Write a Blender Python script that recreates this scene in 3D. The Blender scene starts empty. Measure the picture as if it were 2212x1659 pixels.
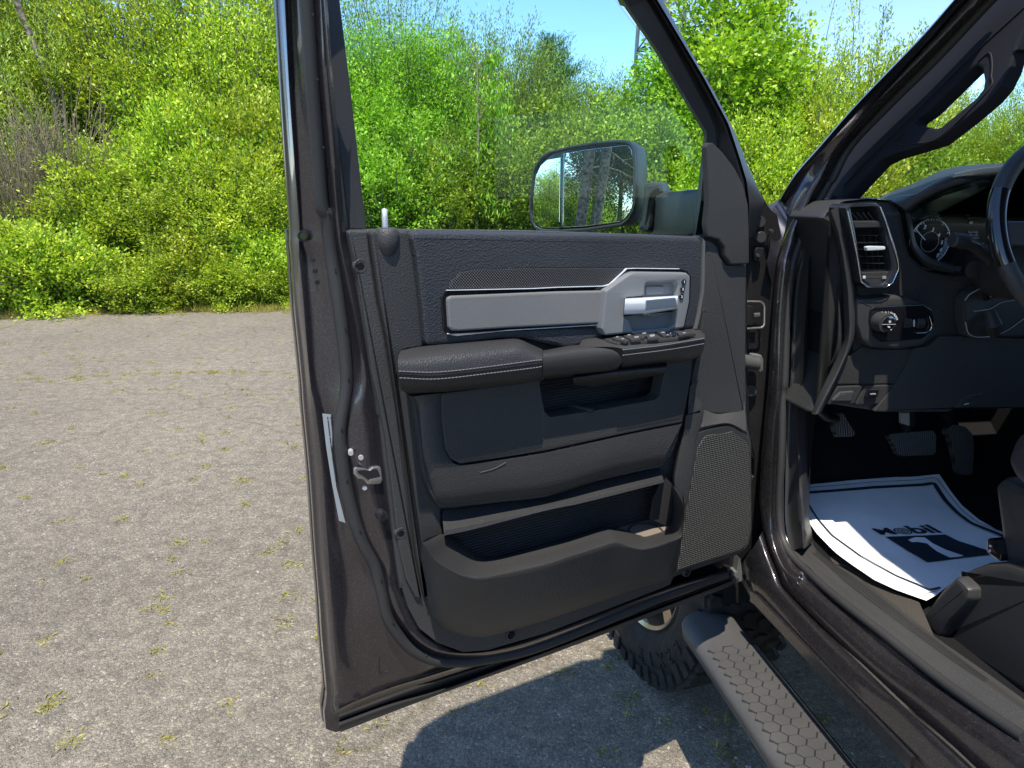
import bpy, bmesh, math, random
import numpy as np
from mathutils import Vector, geometry

R_ = math.radians
random.seed(7); rng = np.random.default_rng(7)
scene = bpy.context.scene
col = scene.collection
# ------------------------------------------------------------------ camera
CAM = Vector((0, 0, 1.58)); PITCH = R_(14.9); FPX = 1533.0
cd = bpy.data.cameras.new('camera'); cam = bpy.data.objects.new('camera', cd); col.objects.link(cam)
cd.sensor_width = 36; cd.lens = 36 * FPX / 2212; cd.clip_start = .02; cd.clip_end = 2000
cam.location = CAM; cam.rotation_euler = (math.pi / 2 - PITCH, 0, 0); scene.camera = cam
# ------------------------------------------------------------------ light
L = Vector((.03, .405, -1)).normalized()                 # direction the sunlight travels
w = bpy.data.worlds.new('World'); scene.world = w; w.use_nodes = True
nt = w.node_tree; bg = nt.nodes['Background']
sky = nt.nodes.new('ShaderNodeTexSky'); sky.sky_type = 'NISHITA'; sky.sun_disc = False
sky.sun_elevation = math.asin(-L.z); sky.sun_rotation = math.atan2(-L.x, -L.y)
sky.altitude = 1500; sky.air_density = 1.0; sky.dust_density = .1; sky.ozone_density = 5.0
nt.links.new(sky.outputs[0], bg.inputs[0]); bg.inputs[1].default_value = .15
sd = bpy.data.lights.new('sun', 'SUN'); sd.energy = 3.6; sd.angle = R_(.53); sd.color = (1, .93, .82)
so = bpy.data.objects.new('sun', sd); col.objects.link(so)
so.rotation_euler = L.to_track_quat('-Z', 'Y').to_euler(); so.location = (0, -3, 8)
scene.view_settings.view_transform = 'Standard'; scene.view_settings.look = 'None'
scene.view_settings.exposure = 1.12; scene.view_settings.gamma = 1
scene.render.engine = 'CYCLES'
scene.cycles.max_bounces = 10; scene.cycles.transparent_max_bounces = 12

# ------------------------------------------------------------------ survey: photo measurements onto the truck's real planes
CP, SP = math.cos(PITCH), math.sin(PITCH)
def ray(u, v):
    xc = (u - 1106) / FPX; yc = -(v - 829.5) / FPX
    return Vector((xc, CP + SP * yc, -SP + CP * yc))
ZN = dict(A=(1050, 850, 2.0733), B=(2000, 850, 2.0733), C=(1100, 1600, 2.0733), D=(2000, 1600, 2.0733),
          E=(1100, 2224, 2.0733), F=(2400, 2224, 2.0733), G=(2982, 0, 2.0733), H=(2982, 700, 2.0733),
          I=(2982, 1400, 2.0733), J=(2982, 2224, 2.0733), K=(2000, 0, 2.0733), L=(1050, 0, 1.8438),
          V=(2850, 700, 2.074), W=(2850, 1500, 1.844), M=(2050, 500, 1.5875), X=(3600, 1550, 1.0023), Q=(3110, 1732, 1.2083))
def tr(s):
    """'A 1,2 3,4 B 5,6' -> list of survey points"""
    out = []; z = None
    for tok in s.replace('\n', ' ').split():
        if tok in ZN: z = ZN[tok]; continue
        x, y = tok.split(','); out.append(((z[0] + float(x) / z[2]) / 1.82278, (z[1] + float(y) / z[2]) / 1.82278))
    return out
P1 = Vector((-.348, 1.12, 0))
Dv = Vector((.8633, .5046, 0)); Nv = Vector((.5046, -.8633, 0)); Zv = Vector((0, 0, 1))      # along the open door, out of its inner face, up
Fv = Vector((-.16, .987, 0)); Rv = Vector((.987, .16, 0))                                    # truck forward, truck right
def bis(f, a=.15, b=12.):
    fa = f(a)
    for _ in range(50):
        m = (a + b) / 2; fm = f(m)
        if (fm > 0) == (fa > 0): a, fa = m, fm
        else: b = m
    return (a + b) / 2
def DP(p, n):          # point on the open door, n metres inboard of its skin (leans in above the belt)
    r = ray(*p)
    def f(t):
        P = CAM + r * t
        return Nv.dot(P) - Nv.dot(P1) - n - .16 * max(0, P.z - 1.50)
    return CAM + r * bis(f)
def BP(p, R0):         # point on a plane parallel to the truck's side
    r = ray(*p)
    def f(t):
        P = CAM + r * t
        return Rv.dot(P) - R0 - .33 * max(0, P.z - 1.42)
    return CAM + r * bis(f)
def FP(p, f0):         # point on a plane across the truck
    r = ray(*p); return CAM + r * (f0 / Fv.dot(r))
def ZP(p, z):
    r = ray(*p); return CAM + r * ((z - CAM.z) / r.z)
def PP(p, P0, n):
    r = ray(*p); return CAM + r * ((P0 - CAM).dot(n) / r.dot(n))
def TW(r, f, z): return Rv * r + Fv * f + Zv * z        # truck coordinates to world

# ------------------------------------------------------------------ object helpers
def wloc(o):
    v = Vector((0, 0, 0))
    while o: v += o.location; o = o.parent
    return v
def tag(o, label=None, cat=None, group=None, kind=None):
    for k, v in (('label', label), ('category', cat), ('group', group), ('kind', kind)):
        if v: o[k] = v
    return o
def empty(name, loc, label, cat, group=None):
    o = bpy.data.objects.new(name, None); col.objects.link(o); o.location = loc; o.empty_display_size = .1
    return tag(o, label, cat, group)
def link(name, me, mat, parent):
    o = bpy.data.objects.new(name, me); col.objects.link(o); o.parent = parent
    for m in (mat if isinstance(mat, (list, tuple)) else [mat]): me.materials.append(m)
    return o
def mk(name, V, Fc, mat, parent=None, smooth=40, uv=None, loc=None, recalc=True, midx=None):
    base = wloc(parent) if parent else Vector((0, 0, 0))
    if loc is not None: base = base + Vector(loc)
    me = bpy.data.meshes.new(name)
    me.from_pydata([tuple(Vector(v) - base) for v in V], [], [tuple(f) for f in Fc])
    if uv is not None:
        ul = me.uv_layers.new(name='UVMap'); idx = np.zeros(len(me.loops), dtype=np.int32); me.loops.foreach_get('vertex_index', idx)
        ul.data.foreach_set('uv', np.array(uv, dtype=np.float32)[idx].ravel())
    if midx: me.polygons.foreach_set('material_index', midx)
    if recalc:
        bm = bmesh.new(); bm.from_mesh(me); bmesh.ops.remove_doubles(bm, verts=bm.verts, dist=1e-6)
        bmesh.ops.recalc_face_normals(bm, faces=bm.faces); bm.to_mesh(me); bm.free()
    if smooth:
        me.shade_smooth(); me.set_sharp_from_angle(angle=R_(smooth))
    o = link(name, me, mat, parent)
    if loc is not None: o.location = loc
    return o
class MB:
    def __init__(s): s.V = []; s.F = []; s.UV = []
    def add(s, V, F, uv=None):
        k = len(s.V); s.V += [Vector(v) for v in V]; s.F += [tuple(i + k for i in f) for f in F]
        s.UV += list(uv) if uv else [(0, 0)] * len(V)
    def out(s, name, mat, parent=None, **k): return mk(name, s.V, s.F, mat, parent, uv=s.UV, **k)
def area2(P): return sum(P[i][0] * P[(i + 1) % len(P)][1] - P[(i + 1) % len(P)][0] * P[i][1] for i in range(len(P))) / 2
def fillet(P, r, k=4):
    """round the corners of a closed 2-D polygon"""
    out = []; n = len(P)
    for i in range(n):
        a, b, c = Vector(P[i - 1]), Vector(P[i]), Vector(P[(i + 1) % n])
        d1, d2 = (a - b), (c - b); l1, l2 = d1.length, d2.length
        if l1 < 1e-7 or l2 < 1e-7: continue
        cs = max(-1, min(1, d1.dot(d2) / l1 / l2)); ang = math.acos(cs)
        if ang > R_(160): out.append(tuple(b)); continue
        q = min(r / math.tan(ang / 2), .45 * l1, .45 * l2)
        s, e = b + d1 / l1 * q, b + d2 / l2 * q
        for j in range(k + 1):
            t = j / k; out.append(tuple(s * (1 - t) ** 2 + b * 2 * t * (1 - t) + e * t * t))
    return out
def offset(P, d):
    """inset (d>0) of a CCW polygon"""
    n = len(P); out = []
    for i in range(n):
        a, b, c = Vector(P[i - 1]), Vector(P[i]), Vector(P[(i + 1) % n])
        e1 = (b - a); e2 = (c - b)
        if e1.length < 1e-9 or e2.length < 1e-9: out.append(tuple(b)); continue
        e1.normalize(); e2.normalize()
        n1 = Vector((-e1.y, e1.x)); n2 = Vector((-e2.y, e2.x)); m = n1 + n2
        if m.length < 1e-6: out.append(tuple(b)); continue
        m = m / m.length; q = d / max(.35, m.dot(n1)); out.append(tuple(b + m * q))
    return out
def slab2(mb, outer, holes, org, ux, uy, uz, T, bev=.002, fr=0, hfr=None, floor=False):
    """polygon (2-D in ux,uy) whose front face is at org plane, thickness T backwards, rounded front edge"""
    outer = list(outer)
    if area2(outer) < 0: outer.reverse()
    if fr: fr = max(fr, bev * 1.25)
    if hfr: hfr = max(hfr, bev * 1.25)
    if fr: outer = fillet(outer, fr)
    hs = []
    for h in holes:
        h = list(h)
        if area2(h) < 0: h.reverse()
        if fr or hfr: h = fillet(h, hfr or fr)
        hs.append(h)
    W = lambda p, z: org + ux * p[0] + uy * p[1] + uz * z
    def ring(loop, sgn):
        prof = [(0, -T), (0, -bev), (.3 * bev, -.3 * bev), (bev, 0)]
        rows = [[(q, z) for q in offset(loop, sgn * o)] for o, z in prof]
        k0 = len(mb.V); n = len(loop)
        for r in rows: mb.add([W(q, z) for q, z in r], [], [q for q, z in r])
        for i in range(len(rows) - 1):
            for j in range(n):
                a = k0 + i * n + j; b = k0 + i * n + (j + 1) % n
                mb.F.append((a, b, b + n, a + n))
        return k0 + (len(rows) - 1) * n, n, [q for q, z in rows[-1]], k0
    o0, on, op, ok0 = ring(outer, 1)
    if not hs:
        mb.F.append(tuple(ok0 + i for i in range(on)))
        mb.F.append(tuple(o0 + i for i in range(on)))
    else:
        idx = list(range(o0, o0 + on)); polys = [[Vector((p[0], p[1], 0)) for p in op]]; hkeys = []
        for h in hs:
            h0, hn, hp, hk = ring(h, -1); hkeys.append((hk, hn))
            idx += list(range(h0, h0 + hn)); polys.append([Vector((p[0], p[1], 0)) for p in hp])
        tt = geometry.tessellate_polygon(polys)
        for t in tt: mb.F.append(tuple(idx[i] for i in t))
        bidx = list(range(ok0, ok0 + on))
        for hk_, hn_ in hkeys: bidx += list(range(hk_, hk_ + hn_))
        for t in tt: mb.F.append(tuple(bidx[i] for i in reversed(t)))
def slab(name, pts, T, mat, parent, up, bev=.002, fr=0, holes=(), hfr=None, hz=None, mb=None, smooth=35):
    """pts: world points lying on (about) one plane; uz is the outward direction"""
    uz = up.normalized(); org = sum(pts, Vector()) / len(pts)
    uy = hz or Zv
    uy = (uy - uz * uy.dot(uz))
    if uy.length < .1: uy = Fv - uz * Fv.dot(uz)
    uy.normalize(); ux = uy.cross(uz).normalized()
    to2 = lambda P: ((P - org).dot(ux), (P - org).dot(uy))
    m = mb or MB()
    slab2(m, [to2(p) for p in pts], [[to2(p) for p in h] for h in holes], org, ux, uy, uz, T, bev, fr, hfr)
    if mb: return None
    o = m.out(name, mat, parent, smooth=smooth)
    if smooth:
        wn = o.modifiers.new('w', 'WEIGHTED_NORMAL'); wn.keep_sharp = True; wn.weight = 90
    return o
def dslab(name, s, n, T, mat, parent, bev=.002, fr=.004, holes=(), hfr=None, mb=None):
    pts = [DP(p, n) for p in tr(s)]
    hs = [[DP(p, n) for p in tr(h)] for h in holes]
    return slab(name, pts, T, mat, parent, Nv, bev, fr, hs, hfr, mb=mb)
def resamp(P, k):
    P = [Vector(p) for p in P]; d = [0]
    for i in range(1, len(P)): d.append(d[-1] + (P[i] - P[i - 1]).length)
    out = []; j = 0
    for i in range(k):
        t = d[-1] * i / (k - 1)
        while j < len(P) - 2 and d[j + 1] < t: j += 1
        q = (t - d[j]) / max(1e-9, d[j + 1] - d[j]); out.append(P[j].lerp(P[j + 1], min(1, max(0, q))))
    return out
def crs(P, k=6):
    """Catmull-Rom through the points"""
    P = [Vector(p) for p in P]
    if len(P) < 3: return P
    out = []
    Q = [P[0] * 2 - P[1]] + P + [P[-1] * 2 - P[-2]]
    for i in range(1, len(Q) - 2):
        a, b, c, d = Q[i - 1], Q[i], Q[i + 1], Q[i + 2]
        for j in range(k):
            t = j / k
            out.append(.5 * ((2 * b) + (c - a) * t + (2 * a - 5 * b + 4 * c - d) * t * t + (3 * b - a - 3 * c + d) * t ** 3))
    out.append(P[-1]); return out
def rowpts(s, proj, K=48, curve=True):
    """'seg | seg | seg' rows: each segment resampled alone so corners line up"""
    segs = s.split('|'); out = []; z = ''; prev = None
    for i, g in enumerate(segs):
        toks = g.split()
        if toks[0] not in ZN: g = z + ' ' + g
        z = [t for t in g.split() if t in ZN][-1]
        p = [proj(q) for q in tr(g)]
        if prev is not None: p = [prev] + p
        prev = p[-1]
        if curve: p = crs(p)
        r = resamp(p, K)
        out += r if i == 0 else r[1:]
    return out
def loft(name, rows, mat, parent, caps=False, close=False, smooth=50, mb=None, subdiv=0):
    m = mb or MB(); n = len(rows[0]); k0 = len(m.V)
    cu = [0]
    for i in range(1, n): cu.append(cu[-1] + (rows[0][i] - rows[0][i - 1]).length)
    cv = [0]
    for i in range(1, len(rows)): cv.append(cv[-1] + (rows[i][n // 2] - rows[i - 1][n // 2]).length)
    V = []; F = []; uv = []
    for i, r in enumerate(rows):
        V += r; uv += [(cu[j], cv[i]) for j in range(n)]
    q = len(rows)
    for i in range(q - 1 + (1 if close else 0)):
        for j in range(n - 1):
            a = i * n + j; b = ((i + 1) % q) * n + j; F.append((a, a + 1, b + 1, b))
    if caps: F.append([i * n for i in range(q)]); F.append([i * n + n - 1 for i in reversed(range(q))])
    m.add(V, F, uv)
    if mb: return None
    o = m.out(name, mat, parent, smooth=smooth)
    if subdiv:
        md = o.modifiers.new('s', 'SUBSURF'); md.levels = subdiv; md.render_levels = subdiv
    return o
def smrows(rows, k=3):
    """smooth interpolation between loft rows"""
    n = len(rows[0]); cols = [crs([r[j] for r in rows], k) for j in range(n)]
    return [[c[i] for c in cols] for i in range(len(cols[0]))]
def tube(name, pts, r, mat, parent, seg=10, caps=True, mb=None, rs=None, flat=1.0, smooth=60):
    m = mb or MB(); pts = [Vector(p) for p in pts]; n = len(pts); V = []; F = []; uv = []
    up = None; dist = 0
    for i, p in enumerate(pts):
        t = (pts[min(i + 1, n - 1)] - pts[max(i - 1, 0)]).normalized()
        if up is None: up = Vector((0, 0, 1)) if abs(t.z) < .9 else Vector((1, 0, 0))
        a = t.cross(up)
        if a.length < 1e-5: a = t.cross(Vector((1, .3, 0)))
        a.normalize(); b = a.cross(t).normalized(); up = b
        rr = rs[i] if rs else r
        if i: dist += (p - pts[i - 1]).length
        for j in range(seg):
            an = 2 * math.pi * j / seg
            V.append(p + a * math.cos(an) * rr * flat + b * math.sin(an) * rr); uv.append((dist, an * rr))
    for i in range(n - 1):
        for j in range(seg):
            a0 = i * seg + j; b0 = i * seg + (j + 1) % seg; F.append((a0, b0, b0 + seg, a0 + seg))
    if caps: F.append(list(range(seg))[::-1]); F.append([(n - 1) * seg + j for j in range(seg)])
    m.add(V, F, uv)
    if mb: return None
    return m.out(name, mat, parent, smooth=smooth)
def box(mb, c, ax, ay, az, hx, hy, hz):
    V = [c + ax * (sx * hx) + ay * (sy * hy) + az * (sz * hz) for sx in (-1, 1) for sy in (-1, 1) for sz in (-1, 1)]
    mb.add(V, [(0, 1, 3, 2), (4, 6, 7, 5), (0, 4, 5, 1), (2, 3, 7, 6), (0, 2, 6, 4), (1, 5, 7, 3)])
def bevmod(o, w=.004, s=3):
    m = o.modifiers.new('b', 'BEVEL'); m.width = w; m.segments = s; m.limit_method = 'ANGLE'; m.angle_limit = R_(40); return o
def disc(mb, c, nrm, r, h, seg=20, inner=0):
    nrm = nrm.normalized(); a = nrm.orthogonal().normalized(); b = nrm.cross(a)
    rr = [(r, -h), (r, -h * .1), (r * .93, 0)] + ([(inner, 0), (inner, -h)] if inner else [])
    V = []; F = []
    for q, z in rr: V += [c + a * math.cos(2 * math.pi * j / seg) * q + b * math.sin(2 * math.pi * j / seg) * q + nrm * z for j in range(seg)]
    for i in range(len(rr) - 1):
        for j in range(seg): F.append((i * seg + j, i * seg + (j + 1) % seg, (i + 1) * seg + (j + 1) % seg, (i + 1) * seg + j))
    if not inner: F.append([(len(rr) - 1) * seg + j for j in range(seg)]); F.append(list(range(seg))[::-1])
    mb.add(V, F)
def text(name, s, loc, ux, uy, size, mat, parent, ext=.0004, bold=0, align='CENTER', shear=0):
    cu = bpy.data.curves.new(name, 'FONT'); cu.body = s; cu.size = size; cu.extrude = ext; cu.offset = bold
    cu.align_x = align; cu.align_y = 'CENTER'; cu.shear = shear; cu.resolution_u = 3
    t = bpy.data.objects.new('tmp', cu); col.objects.link(t)
    dg = bpy.context.evaluated_depsgraph_get(); me = bpy.data.meshes.new_from_object(t.evaluated_get(dg))
    bpy.data.objects.remove(t); uz = ux.cross(uy).normalized(); base = wloc(parent)
    for v in me.vertices:
        c = v.co.copy(); v.co = Vector(loc) - base + ux * c.x + uy * c.y + uz * c.z
    me.materials.clear()
    return link(name, me, mat, parent)

# ------------------------------------------------------------------ materials
MAT = {}
def pmat(name, colr, rough=.5, metal=0, coat=0, spec=.5, **k):
    m = bpy.data.materials.new(name); m.use_nodes = True; b = m.node_tree.nodes['Principled BSDF']
    b.inputs['Base Color'].default_value = (*colr, 1); b.inputs['Roughness'].default_value = rough
    b.inputs['Metallic'].default_value = metal; b.inputs['Coat Weight'].default_value = coat
    b.inputs['Specular IOR Level'].default_value = spec; MAT[name] = m
    return m, m.node_tree, b
def tex(nt, typ, scale, coord='Object', **k):
    tc = nt.nodes.new('ShaderNodeTexCoord'); t = nt.nodes.new(typ)
    if 'Scale' in t.inputs: t.inputs['Scale'].default_value = scale
    for a, v in k.items():
        if hasattr(t, a): setattr(t, a, v)
        else: t.inputs[a.replace('_', ' ')].default_value = v
    nt.links.new(tc.outputs[coord], t.inputs['Vector']); return t
def ramp(nt, src, stops, interp='LINEAR'):
    r = nt.nodes.new('ShaderNodeValToRGB'); r.color_ramp.interpolation = interp
    while len(r.color_ramp.elements) < len(stops): r.color_ramp.elements.new(.5)
    for e, (p, c) in zip(r.color_ramp.elements, stops):
        e.position = p; e.color = (*c, 1) if len(c) == 3 else (c[0],) * 3 + (1,)
    nt.links.new(src, r.inputs[0]); return r
def bump(nt, b, h, strength, dist, prev=None):
    n = nt.nodes.new('ShaderNodeBump'); n.inputs['Strength'].default_value = strength; n.inputs['Distance'].default_value = dist
    nt.links.new(h, n.inputs['Height']); nt.links.new(n.outputs[0], b.inputs['Normal'])
    if prev: nt.links.new(prev.outputs[0], n.inputs['Normal'])
    return n
def mixc(nt, fac, a, b, typ='MIX'):
    m = nt.nodes.new('ShaderNodeMix'); m.data_type = 'RGBA'; m.blend_type = typ
    for i, v in ((0, fac), (6, a), (7, b)):
        if isinstance(v, (int, float)): m.inputs[i].default_value = v
        elif isinstance(v, tuple): m.inputs[i].default_value = (*v, 1)
        else: nt.links.new(v, m.inputs[i])
    return m.outputs[2]
def grained(name, c1, c2, rough, gscale=420, gs=.5, gd=.0006, dust=.0, spec=.5):
    m, nt, b = pmat(name, c1, rough, spec=spec)
    n = tex(nt, 'ShaderNodeTexNoise', 3.1, Detail=6.0); 
    f = tex(nt, 'ShaderNodeTexNoise', 900, Detail=2.0)
    r = ramp(nt, n.outputs[0], [(.3, c1), (.7, c2)])
    cc = r.outputs[0]
    if dust:
        d = tex(nt, 'ShaderNodeTexNoise', 330, Detail=2.0); dr = ramp(nt, d.outputs[0], [(.66, (0, 0, 0)), (.74, (dust,) * 3)])
        cc = mixc(nt, dr.outputs[0], cc, (.35, .32, .28))
    nt.links.new(cc, b.inputs['Base Color'])
    v = tex(nt, 'ShaderNodeTexVoronoi', gscale, distance='EUCLIDEAN'); 
    b1 = bump(nt, b, v.outputs['Distance'], gs, gd)
    rr = nt.nodes.new('ShaderNodeMapRange'); rr.inputs[3].default_value = rough - .1; rr.inputs[4].default_value = rough + .12
    nt.links.new(n.outputs[0], rr.inputs[0]); nt.links.new(rr.outputs[0], b.inputs['Roughness'])
    return m
# dark warm-grey metallic car paint with fine flake and road dust
m, nt, b = pmat('paint', (.05, .045, .048), .28, metal=.75, coat=1.0)
b.inputs['Coat Roughness'].default_value = .06
fl = tex(nt, 'ShaderNodeTexVoronoi', 1600); n2 = tex(nt, 'ShaderNodeTexNoise', 2.3, Detail=5.0)
fr_ = ramp(nt, fl.outputs['Color'], [(.2, (.040, .036, .043)), (.75, (.056, .051, .060)), (.98, (.18, .17, .18))])
du = tex(nt, 'ShaderNodeTexNoise', 320, Detail=2.0); dr = ramp(nt, du.outputs[0], [(.72, (0, 0, 0)), (.76, (.4,) * 3)])
nt.links.new(mixc(nt, dr.outputs[0], fr_.outputs[0], (.4, .37, .33)), b.inputs['Base Color'])
rr = nt.nodes.new('ShaderNodeMapRange'); rr.inputs[3].default_value = .22; rr.inputs[4].default_value = .38
nt.links.new(n2.outputs[0], rr.inputs[0]); nt.links.new(rr.outputs[0], b.inputs['Roughness'])
bump(nt, b, fl.outputs['Distance'], .08, .0004)
# scuffed sill paint
m, nt, b = pmat('sill_paint', (.05, .045, .048), .4, metal=.7, coat=.9)
b.inputs['Coat Roughness'].default_value = .10
fl = tex(nt, 'ShaderNodeTexVoronoi', 900); fr_ = ramp(nt, fl.outputs['Color'], [(.2, (.034, .031, .034)), (.8, (.052, .048, .052)), (.98, (.15, .145, .145))])
sc = tex(nt, 'ShaderNodeTexNoise', 60, Detail=8.0, Roughness=.75); sr = ramp(nt, sc.outputs[0], [(.60, (0, 0, 0)), (.72, (.16,) * 3)])
nt.links.new(mixc(nt, sr.outputs[0], fr_.outputs[0], (.3, .27, .24)), b.inputs['Base Color'])
r2 = ramp(nt, sc.outputs[0], [(.4, (.24,) * 3), (.7, (.5,) * 3)]); nt.links.new(r2.outputs[0], b.inputs['Roughness'])
grained('plastic', (.034, .034, .034), (.047, .046, .045), .5, 480, .8, .0009, dust=.16, spec=.4)
grained('leather', (.027, .027, .0275), (.038, .0375, .037), .46, 430, .7, .0009, dust=.12, spec=.4)
grained('soft_pad', (.024, .0255, .030), (.033, .035, .040), .46, 340, .8, .0011, dust=.12, spec=.4)
grained('smooth_plastic', (.026, .0255, .0255), (.037, .036, .0355), .4, 600, .35, .0005, dust=.14, spec=.4)
grained('rubber', (.024, .024, .0245), (.038, .037, .036), .55, 500, .15, .0003, dust=.12, spec=.35)
grained('carpet', (.008, .008, .009), (.014, .014, .015), .95, 700, 1, .003, dust=.05, spec=.2)
grained('black_metal', (.006, .0055, .0055), (.014, .0125, .012), .45, 90, .2, .001, dust=.14, spec=.35)
grained('grey_vinyl', (.135, .134, .133), (.16, .158, .156), .5, 620, .35, .0005)
pmat('grey_plastic', (.155, .16, .166), .42); pmat('grey_recess', (.13, .14, .155), .45)
pmat('gloss_black', (.008, .008, .01), .12, coat=.5); pmat('chrome', (.75, .77, .8), .14, metal=1)
pmat('satin_silver', (.72, .76, .80), .3, metal=.35); pmat('silver_inlay', (.28, .32, .38), .38, metal=.8)
pmat('steel', (.5, .48, .45), .35, metal=.9); pmat('white_print', (.5, .52, .54), .6); pmat('void', (.004, .004, .005), .8)
pmat('sticker', (.28, .31, .33), .4); pmat('ink', (.03, .035, .045), .5); pmat('stitch', (.13, .13, .13), .8)
pmat('dull_grey', (.3, .3, .29), .5); pmat('tan_dirt', (.16, .13, .10), .8); pmat('dark_ink', (.02, .026, .04), .5)
pmat('alloy', (.42, .36, .28), .25, metal=.9); pmat('pillar_trim', (.0085, .009, .013), .8, spec=.25)
m, nt, b = pmat('paper', (.8, .8, .8), .65)
nn = tex(nt, 'ShaderNodeTexNoise', 9, Detail=6.0); r_ = ramp(nt, nn.outputs[0], [(.35, (.76, .77, .78)), (.65, (.84, .84, .84))])
nt.links.new(r_.outputs[0], b.inputs['Base Color']); bump(nt, b, nn.outputs[0], .3, .01)
m, nt, b = pmat('mirror', (.93, .95, .96), .0, metal=1)
def glassmat(name, tint, refl=1.0):
    m = bpy.data.materials.new(name); m.use_nodes = True; nt = m.node_tree; nt.nodes.clear(); MAT[name] = m
    o = nt.nodes.new('ShaderNodeOutputMaterial'); mx = nt.nodes.new('ShaderNodeMixShader')
    tr_ = nt.nodes.new('ShaderNodeBsdfTransparent'); tr_.inputs[0].default_value = (*tint, 1)
    gl = nt.nodes.new('ShaderNodeBsdfGlossy'); gl.inputs['Roughness'].default_value = 0
    fr = nt.nodes.new('ShaderNodeFresnel'); fr.inputs[0].default_value = 1.18
    nt.links.new(fr.outputs[0], mx.inputs[0]); nt.links.new(tr_.outputs[0], mx.inputs[1]); nt.links.new(gl.outputs[0], mx.inputs[2])
    nt.links.new(mx.outputs[0], o.inputs[0])
glassmat('door_glass', (.86, .985, .965)); glassmat('windshield_glass', (.88, .95, .93))
def dotmat(name, pitch, c1, c2, rot=45, low=None):
    m, nt, b = pmat(name, c1, .5)
    tc = nt.nodes.new('ShaderNodeTexCoord'); mp = nt.nodes.new('ShaderNodeMapping'); mp.inputs['Rotation'].default_value = (0, 0, R_(rot))
    v = nt.nodes.new('ShaderNodeTexVoronoi'); v.voronoi_dimensions = '2D'; v.inputs['Scale'].default_value = 1 / pitch; v.inputs['Randomness'].default_value = 0
    nt.links.new(tc.outputs['UV'], mp.inputs[0]); nt.links.new(mp.outputs[0], v.inputs['Vector'])
    r = ramp(nt, v.outputs['Distance'], [(.22, c2), (.42, c1)]); nt.links.new(r.outputs[0], b.inputs['Base Color'])
    inv = ramp(nt, v.outputs['Distance'], [(.1, (1, 1, 1)), (.5, (0, 0, 0))]); bump(nt, b, inv.outputs[0], .8, pitch * .4)
dotmat('speaker_mesh', .0047, (.004, .004, .004), (.13, .125, .11), rot=0); dotmat('trim_mesh', .0036, (.004, .004, .005), (.05, .05, .055))
def ribmat(name, pitch, c1, c2, axis=1, rough=.6):
    m, nt, b = pmat(name, c1, rough)
    tc = nt.nodes.new('ShaderNodeTexCoord'); wv = nt.nodes.new('ShaderNodeTexWave'); wv.bands_direction = 'Y' if axis else 'X'
    wv.inputs['Scale'].default_value = 1 / pitch / 3.14159 * 1.0 ; wv.inputs['Distortion'].default_value = 0
    nt.links.new(tc.outputs['UV'], wv.inputs['Vector'])
    r = ramp(nt, wv.outputs[0], [(.2, c1), (.8, c2)]); nt.links.new(r.outputs[0], b.inputs['Base Color']); bump(nt, b, wv.outputs[0], .6, pitch * .5)
ribmat('ribbed', .006, (.008, .008, .009), (.03, .03, .032)); ribmat('ribbed_v', .007, (.02, .02, .021), (.07, .068, .066), axis=0)
# old coarse asphalt
m, nt, b = pmat('asphalt', (.2, .2, .2), .9, spec=.3)
ob = 'Object'
v1 = tex(nt, 'ShaderNodeTexVoronoi', 115); v2 = tex(nt, 'ShaderNodeTexVoronoi', 300); v3 = tex(nt, 'ShaderNodeTexVoronoi', 115, feature='DISTANCE_TO_EDGE')
n1 = tex(nt, 'ShaderNodeTexNoise', .55, Detail=9.0, Roughness=.62); n3 = tex(nt, 'ShaderNodeTexNoise', 14, Detail=6.0)
sx = nt.nodes.new('ShaderNodeSeparateColor'); nt.links.new(v1.outputs['Color'], sx.inputs[0])
sy = nt.nodes.new('ShaderNodeSeparateColor'); nt.links.new(v2.outputs['Color'], sy.inputs[0])
c1 = ramp(nt, sx.outputs[0], [(0, (.13, .124, .114)), (.4, (.235, .217, .185)), (.75, (.30, .277, .235)), (.93, (.38, .335, .265)), (.985, (.52, .47, .39))])
c2 = ramp(nt, sy.outputs[0], [(0, (.14, .13, .115)), (.6, (.25, .225, .185)), (1, (.38, .335, .27))])
cm = mixc(nt, .45, c1.outputs[0], c2.outputs[0])
ed = ramp(nt, v3.outputs['Distance'], [(0, (.6,) * 3), (.10, (1,) * 3)]); cm = mixc(nt, 1.0, cm, ed.outputs[0], 'MULTIPLY')
lg = ramp(nt, n1.outputs[0], [(.3, (.86, .82, .75)), (.5, (1.08, 1.03, .94)), (.7, (1.28, 1.2, 1.07))]); cm = mixc(nt, 1.0, cm, lg.outputs[0], 'MULTIPLY')
l2 = ramp(nt, n3.outputs[0], [(.35, (.82,) * 3), (.65, (1.12,) * 3)]); cm = mixc(nt, 1.0, cm, l2.outputs[0], 'MULTIPLY')
wn = tex(nt, 'ShaderNodeTexNoise', 1.3, Detail=4.0); tcw = nt.nodes.new('ShaderNodeTexCoord')
mxv = nt.nodes.new('ShaderNodeMix'); mxv.data_type = 'VECTOR'; mxv.inputs[0].default_value = .35
nt.links.new(tcw.outputs['Object'], mxv.inputs[4]); nt.links.new(wn.outputs['Color'], mxv.inputs[5])
vc = nt.nodes.new('ShaderNodeTexVoronoi'); vc.feature = 'DISTANCE_TO_EDGE'; vc.inputs['Scale'].default_value = .42; nt.links.new(mxv.outputs[1], vc.inputs['Vector'])
ck = ramp(nt, vc.outputs['Distance'], [(0, (.78, .76, .68)), (.0012, (.92, .9, .85)), (.0024, (1, 1, 1))]); cm = mixc(nt, 1.0, cm, ck.outputs[0], 'MULTIPLY')
nt.links.new(cm, b.inputs['Base Color'])
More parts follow.
